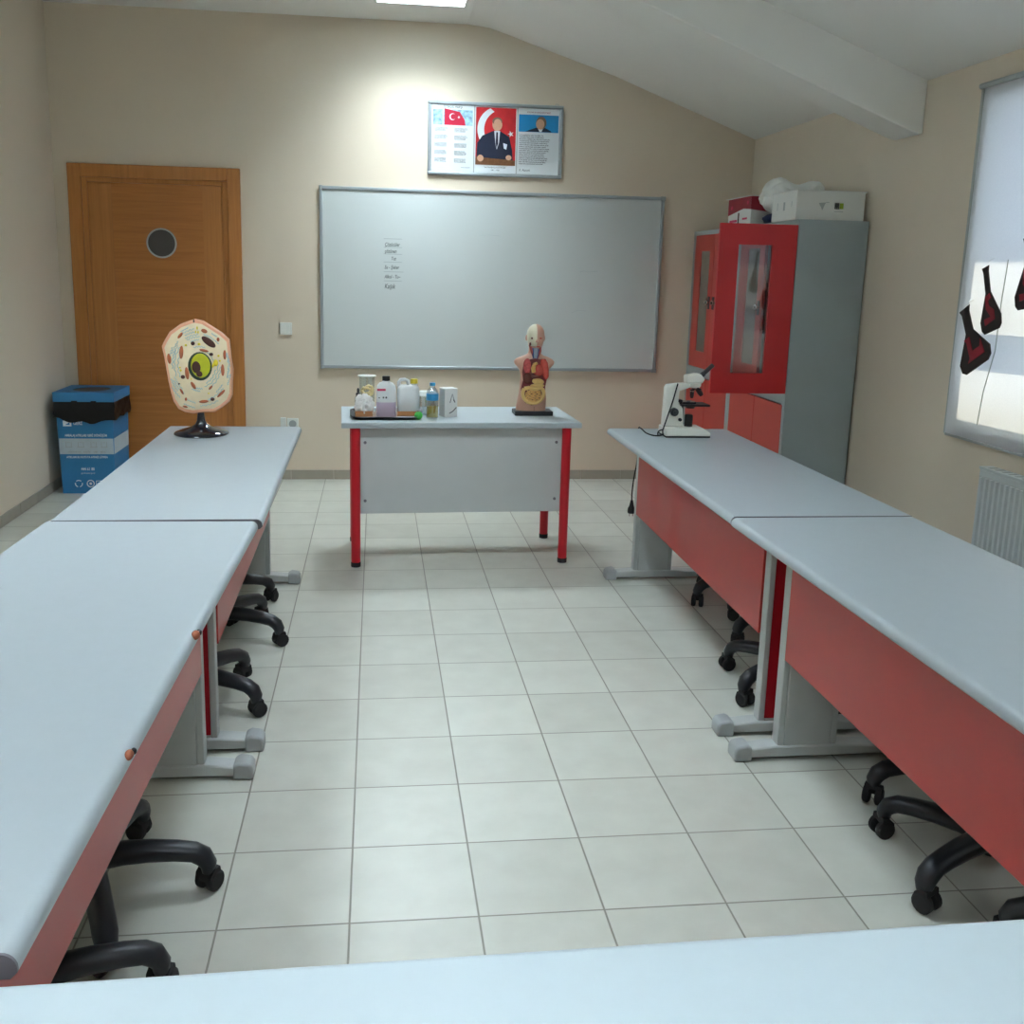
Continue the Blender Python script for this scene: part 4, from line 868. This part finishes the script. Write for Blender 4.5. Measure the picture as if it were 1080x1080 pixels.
# ------------------------------------------------------------------ steel cabinets
CX, CD, CH = 2.25, .392, 1.80
def cabinet(y0, y1, label, open_near):
    c = thing('steel_cabinet', label, 'cabinet', (CX, (y0+y1)/2, 0)); h = (y1-y0)/2
    b = B(); t = .018
    b.box(0, CD, -h, -h+t, 0, CH); b.box(0, CD, h-t, h, 0, CH); b.box(CD-t, CD, -h+t, h-t, 0, CH); b.box(0, CD-t, -h+t, h-t, CH-t, CH); b.box(0, CD-t, -h+t, h-t, 0, .08)
    b.box(0, .03, -h+t, -h+.05, .08, CH-t); b.box(0, .03, h-.05, h-t, .08, CH-t); b.box(0, CD-t, -h+.05, h-.05, .80, .855); b.box(0, .03, -h+.05, h-.05, CH-.03, CH-t)
    b.build('carcass', M['greymetal'], c, smooth=False)
    for z in (1.16, 1.46):
        b = B(); b.box(.04, CD-t, -h+.02, h-.02, z, z+.012); b.build('shelf', M['greymetal'], c)
    def leafmesh(b, w, z0, z1, win):
        # leaf in local u (0 = hinge .. w), thickness .018
        if not win: b.box(0, .018, 0, w, z0, z1); return
        wu0, wu1, wz0, wz1 = win
        b.box(0, .018, 0, wu0, z0, z1); b.box(0, .018, wu1, w, z0, z1); b.box(0, .018, wu0, wu1, z0, wz0); b.box(0, .018, wu0, wu1, wz1, z1)
    wd = h-.035-.002
    for side in (-1, 1):
        hy = side*(h-.035); is_open = open_near and side == -1; uw = .432 if is_open else wd
        # upper
        b = B(); leafmesh(b, uw, .86, CH-.03, (.137, .324, .972, 1.660))
        o = b.build('upper_door', M['redmetal'] if is_open else M['redmetal2'], c, smooth=False)
        o.location = (0, hy, 0)
        o.rotation_euler = (0, 0, 0)
        if side == 1: o.scale = (-1, 1, 1); o.rotation_euler = (0, 0, PI)
        if is_open: o.location = (-.002, -h+.004, 0); o.rotation_euler = (0, 0, math.radians(90-0))
        b = B(); b.box(.006, .009, .13, .325, .967, 1.665); g = b.build('glass_pane', M['cabglass'] if is_open else M['greyglass'], o)
        u = uw-.05
        b = B()
        if is_open: b.box(.018, .022, u-.042, u+.028, 1.27, 1.355)
        else: b.box(-.004, 0, u-.012, u+.028, 1.27, 1.355)
        hp = b.build('lock_plate', M['black'], o, bevel=.002)
        b = B()
        xs = (.022, .034) if is_open else (-.018, -.004)
        b.lathe([(0, xs[0]), (.018, xs[0]), (.018, xs[1]), (0, xs[1])], (0, u-.008, 1.315), 16, 'x'); b.box(xs[0], xs[1], u-.035, u+.02, 1.305, 1.325)
        b.build('turn_handle', M['chrome'], o, bevel=.002)
        # lower
        b = B(); b.box(-.002, .016, 0, wd, .09, .792); o = b.build('lower_door', M['redmetal2'], c, bevel=.0025); o.location = (0, hy, 0)
        if side == 1: o.scale = (-1, 1, 1); o.rotation_euler = (0, 0, PI)
    return c
cabinet(5.128, 6.008, 'nearer grey steel cabinet with its red glazed upper door standing open', True)
cabinet(6.012, 6.892, 'farther grey steel cabinet in the corner with all red doors closed', False)
# contents behind the open door
s1 = crumple('plastic_bag', (2.44, 5.36, 1.16+.012+.115), (.10, .09, .125), mat('pink_bag', (206, 120, 126), .4, .05), 'pinkish bag on the middle shelf inside the open cabinet', 'bag', 3, .3)
s2 = crumple('plastic_bag', (2.42, 5.60, .855+.125), (.11, .10, .135), M['clearbag'], 'pale bag on the bottom shelf inside the open cabinet', 'bag', 4, .3)
b = B(); b.box(-.09, .09, -.07, .07, 0, .24); o = b.build('storage_box', M['posterw'], bevel=.003, loc=(2.42, 5.66, 1.1725)); tag(o, 'pale box on the middle shelf inside the open cabinet', 'box')
b = B(); b.box(-.10, .10, -.05, .05, 0, .23); o = b.build('document_binder', M['stickred'], bevel=.003, loc=(2.42, 5.34, 1.4725)); tag(o, 'dark red binder on the top shelf inside the open cabinet', 'binder')

# things on top of the cabinets
bx = thing('cardboard_box', 'long white box with a dark and green emblem on top of the cabinet', 'box', (2.238, 5.158, CH), .0)
b = B(); b.box(0, .385, 0, .33, 0, .150); b.build('carton', M['whitecard'], bx, bevel=.002)
b = B(); b.box(-.001, .392, -.006, .338, .150, .156); b.build('lid_flap', M['whitecard'], bx)
b = B(); b.prism([(.215, .060), (.222, .060), (.222, .07), (.224, .07), (.224, .060), (.231, .060), (.231, .07), (.233, .07), (.233, .060), (.240, .060), (.240, .093), (.215, .093)], 'y', -.0012, -.0002); b.build('dark_emblem', M['ink'], bx)
b = B(); b.box(.243, .264, -.0012, -.0002, .062, .092); b.build('green_emblem', M['green'], bx)
b = B(); b.box(.214, .265, -.001, -.0002, .046, .050); b.build('emblem_line', M['faint'], bx)
b = B(); b.prism([(.125, .09), (.165, .094), (.158, .082), (.152, .066), (.146, .052), (.140, .066), (.130, .080)], 'y', -.001, -.0002); b.box(.165, .183, -.001, -.0002, .093, .096); b.build('faint_drawing', M['faint'], bx)
b = B(); b.box(-.0012, -.0002, .150, .172, .055, .100); b.box(-.0012, -.0002, .060, .064, .07, .1); b.box(-.0012, -.0002, .25, .254, .06, .1); b.split('end_print', M['faint'], bx)
rb = thing('cardboard_box', 'crimson and white carton on top of the farther cabinet, cord hanging down its side', 'box', (2.265, 5.885, CH), .0)
b = B(); b.box(0, .33, 0, .385, 0, .175); b.build('carton', M['whitecard'], rb, bevel=.002)
b = B(); b.prism([(0, .098), (.12, .108), (.386, .075), (.386, .176), (0, .176)], 'x', -.0015, -.0002); b.build('crimson_side', M['stickred'], rb)
b = B(); b.prism([(0, .098), (.331, .060), (.331, .176), (0, .176)], 'y', -.0015, -.0002); b.build('crimson_front', M['stickred'], rb)
b = B(); b.box(-.02, .335, -.02, .39, .1755, .179); b.build('lid_flap', M['whitecard'], rb)
b = B(); b.box(-.0022, -.0014, .22, .35, .03, .045); b.box(-.0022, -.0014, .05, .13, .04, .052); b.ell((-.002, .05, .14), (.0012, .016, .012), 10, 6); b.ell((-.002, .32, .12), (.0012, .02, .013), 10, 6); b.split('carton_print', M['redlab'], rb)
b = B(); b.tube([(-.004, .19, .085), (-.005, .19, .01)], .004, 6); b.ell((-.008, .19, .010), (.009, .02, .010), 10, 6); b.build('hanging_cord', M['dkbrown'], rb)
o = crumple('navy_pouch', (2.345, 5.66, CH+.030), (.075, .13, .033), M['navy'], 'navy blue folded pouch under the white plastic bag', 'pouch', 9, .2)
# white plastic bag, draped high between the boxes
def wbag():
    rnd = random.Random(11); b = B(); bmesh.ops.create_icosphere(b.bm, subdivisions=4, radius=1)
    ks = [(Vector((rnd.uniform(-1, 1), rnd.uniform(-1, 1), rnd.uniform(-1, 1))).normalized(), rnd.uniform(2, 9), rnd.uniform(0, 6)) for _ in range(9)]
    for v in b.bm.verts:
        d = sum(abs(math.sin(v.co.dot(k)*f+p)) for k, f, p in ks)/9; q = v.co*(.72+.42*d)
        x = q.x; z = q.z; z += .26*math.cos((x+.62)*4.6) if z > 0 else 0
        v.co = Vector((x*.19, q.y*.14, z*.105))
    return b.build('plastic_bag', M['clearbag'], angle=32, loc=(2.43, 5.665, CH+.150))
tag(wbag(), 'crumpled white plastic bag heaped between the two boxes on the cabinet', 'bag')

# ------------------------------------------------------------------ recycling bin
rc = thing('recycling_bin', 'blue cardboard recycling bin with black liner in the corner by the door', 'bin', (-1.862, 6.645, 0), 0)
hb, ht, H = .165, .183, .60
b = B(); b.rings([[(sx_*hb, sy_*hb*1.12, 0) for sx_, sy_ in ((-1, -1), (1, -1), (1, 1), (-1, 1))], [(sx_*ht*.965, sy_*ht*1.06, H) for sx_, sy_ in ((-1, -1), (1, -1), (1, 1), (-1, 1))]]); b.build('bin_body', M['blue'], rc, smooth=False)
def fy(z): return -(hb*1.12+(ht*1.06-hb*1.12)*z/H)
def fx(z): return hb+(ht*.965-hb)*z/H
def plate(x0, x1, z0, z1, m, name, d=.0012):
    b = B(); b.rings([[(x0, fy(z0)-d, z0), (x1, fy(z0)-d, z0), (x1, fy(z0)+.0003, z0), (x0, fy(z0)+.0003, z0)], [(x0, fy(z1)-d, z1), (x1, fy(z1)-d, z1), (x1, fy(z1)+.0003, z1), (x0, fy(z1)+.0003, z1)]]); return b.build(name, m, rc, smooth=False)
plate(-.168, .168, .262, .365, M['palestrip'], 'pale_band')
b = B(); x = fx(.31)+.001
b.rings([[(fx(z)-.0003, -.185, z), (fx(z)+.0012, -.185, z), (fx(z)+.0012, .185, z), (fx(z)-.0003, .185, z)] for z in (.262, .365)]); b.build('pale_band', M['palestrip'], rc, smooth=False)
TL = math.atan2(fy(H)-fy(0), H)
def bt_(body, size, x, z, m, al='LEFT', sxx=1, bold=0): return text(body, size, m, rc, (x, fy(z)-.0016, z), (PI/2, 0, 0), 'lettering', al, sx=sxx, bold=bold)
bt_('AMBALAJ ATIKLARI GERİ DÖNÜŞÜM', .022, 0, .378, M['sym'], 'CENTER', .72, .0006)
bt_('KAĞIT/KARTON     PLASTİK      CAM      METAL', .014, 0, .272, M['faint'], 'CENTER', .8, .0004)
bt_('ATIKLARI BU KUTUYA ATINIZ LÜTFEN', .019, 0, .236, M['sym'], 'CENTER', .78, .0005)
bt_('444 61 80', .026, .0, .155, M['sym'], 'CENTER', .8, .0006); bt_('geridonusum.gov.tr', .014, .0, .132, M['sym'], 'CENTER', .8)
bt_('GERİ', .028, -.075, .455, M['sym'], 'LEFT', .9, .0006)
plate(-.138, -.086, .445, .482, M['sym'], 'logo_plate')
b = B(); z = .463; b.prism([(-.125, z-.008), (-.105, z+.002), (-.098, z+.010), (-.096, z-.008)], 'y', fy(z)-.0022, fy(z)-.0012); b.build('logo_mark', M['blue'], rc)
# bins icons in band
b = B()
for i, x in enumerate((-.11, -.035, .045, .11)):
    z = .325; y = fy(z)-.0018; b.box(x-.022, x+.022, y, y+.0004, z-.018, z-.015); b.box(x-.018, x-.015, y, y+.0004, z-.015, z+.018); b.box(x+.015, x+.018, y, y+.0004, z-.015, z+.018); b.box(x-.008, x+.008, y, y+.0004, z+.012, z+.015)
b.split('band_icon', M['faint'], rc)
b = B(); z = .066; y = fy(z)-.0016
for a in range(3):
    t0 = math.radians(90+120*a); b.tube([(-.062+.022*math.cos(t0+s), y, z+.022*math.sin(t0+s)) for s in (-.75, -.4, 0, .4, .75)], .0032, 6)
b.tube([(.012+.022*math.cos(t), y, z+.022*math.sin(t)) for t in [2*PI*k/20 for k in range(20)]], .003, 6, closed=True); b.ell((.012, y, z), (.009, .001, .009), 10, 6)
b.tube([(.048, y, z-.018), (.048, y, z+.018), (.085, y, z+.018)], .0025, 6); b.tube([(.06, y, z-.015), (.06, y, z+.005), (.085, y, z+.005)], .002, 6)
b.split('recycling_symbol', M['sym'], rc)
# liner: skirt of black film hanging below the lid
b = B(); n = 72; rr = []
for j, zz in enumerate((.612, .585, .55, .52, .500)):
    ring_ = []
    for k in range(n):
        a = 2*PI*k/n; c, s = math.cos(a), math.sin(a); m_ = max(abs(c), abs(s)); px, py = c/m_, s/m_
        wv = .003+.006*abs(math.sin(k*1.7+j))*(j > 0)+.004*math.sin(k*.9+2*j); dr = (-.03*math.sin((px+1)*1.4)*(j/4)-.008*math.sin(k*.8)*(j/4)) if j else 0
        ring_.append((px*(ht*.985+.002+wv), py*(ht*1.08+.002+wv), zz+dr))
    rr.append(ring_)
b.rings(rr, cap=False); b.build('bin_liner', M['bag'], rc, angle=60)
# lid with round hole
b = B(); n = 48; zl0, zl1 = .605, .665
sq = []
for k in range(n):
    a = 2*PI*k/n; c, s = math.cos(a), math.sin(a); m_ = max(abs(c), abs(s)); sq.append((c/m_*(ht+.006), s/m_*(ht*1.12)))
ho = [(.118*math.cos(2*PI*k/n), .135*math.sin(2*PI*k/n)) for k in range(n)]
b.rings([[(x, y, zl0) for x, y in sq], [(x, y, zl1) for x, y in sq], [(x, y, zl1) for x, y in ho], [(x, y, zl0) for x, y in ho]], cap=False); b.build('lid', M['blue'], rc, smooth=False)
b = B(); b.rings([[(x*.99, y*.99, zl1-.004) for x, y in ho], [(x*.95, y*.95, .35) for x, y in ho]]); b.build('liner_mouth', M['bag'], rc)

# ------------------------------------------------------------------ lights, world, camera
w = bpy.data.worlds.new('sky'); bpy.context.scene.world = w; w.use_nodes = True
bg = w.node_tree.nodes['Background']; bg.inputs[0].default_value = (.72, .82, 1, 1); bg.inputs[1].default_value = 1.1
sun = bpy.data.lights.new('sun', 'SUN'); sun.energy = 4.3; sun.color = (1, .85, .64); sun.angle = .01
so = bpy.data.objects.new('sun', sun); C.objects.link(so)
d = Vector((-1, -.06, -.98)).normalized()
so.rotation_euler = d.to_track_quat('-Z', 'Y').to_euler()

cam = bpy.data.cameras.new('camera'); co = bpy.data.objects.new('camera', cam); C.objects.link(co); bpy.context.scene.camera = co
cam.sensor_width = 36; cam.sensor_fit = 'HORIZONTAL'; cam.lens = 1025.4968/1080*36
cam.shift_x = (540-517.634)/1080; cam.shift_y = (484.331-540)/1080; cam.clip_start = .02
yaw, pit, roll = .11952, -.18963, .02418
import math as _m
fwd = Vector((_m.sin(yaw)*_m.cos(pit), _m.cos(yaw)*_m.cos(pit), _m.sin(pit)))
r = Vector((_m.cos(yaw), -_m.sin(yaw), 0)); u = r.cross(fwd)
r2 = r*_m.cos(roll)+u*_m.sin(roll); u2 = -r*_m.sin(roll)+u*_m.cos(roll)
co.matrix_world = Matrix(((r2.x, u2.x, -fwd.x, 0), (r2.y, u2.y, -fwd.y, 0), (r2.z, u2.z, -fwd.z, 1.4807), (0, 0, 0, 1)))
vs = bpy.context.scene.view_settings; vs.view_transform = 'Standard'; vs.look = 'None'; vs.exposure = 1.0
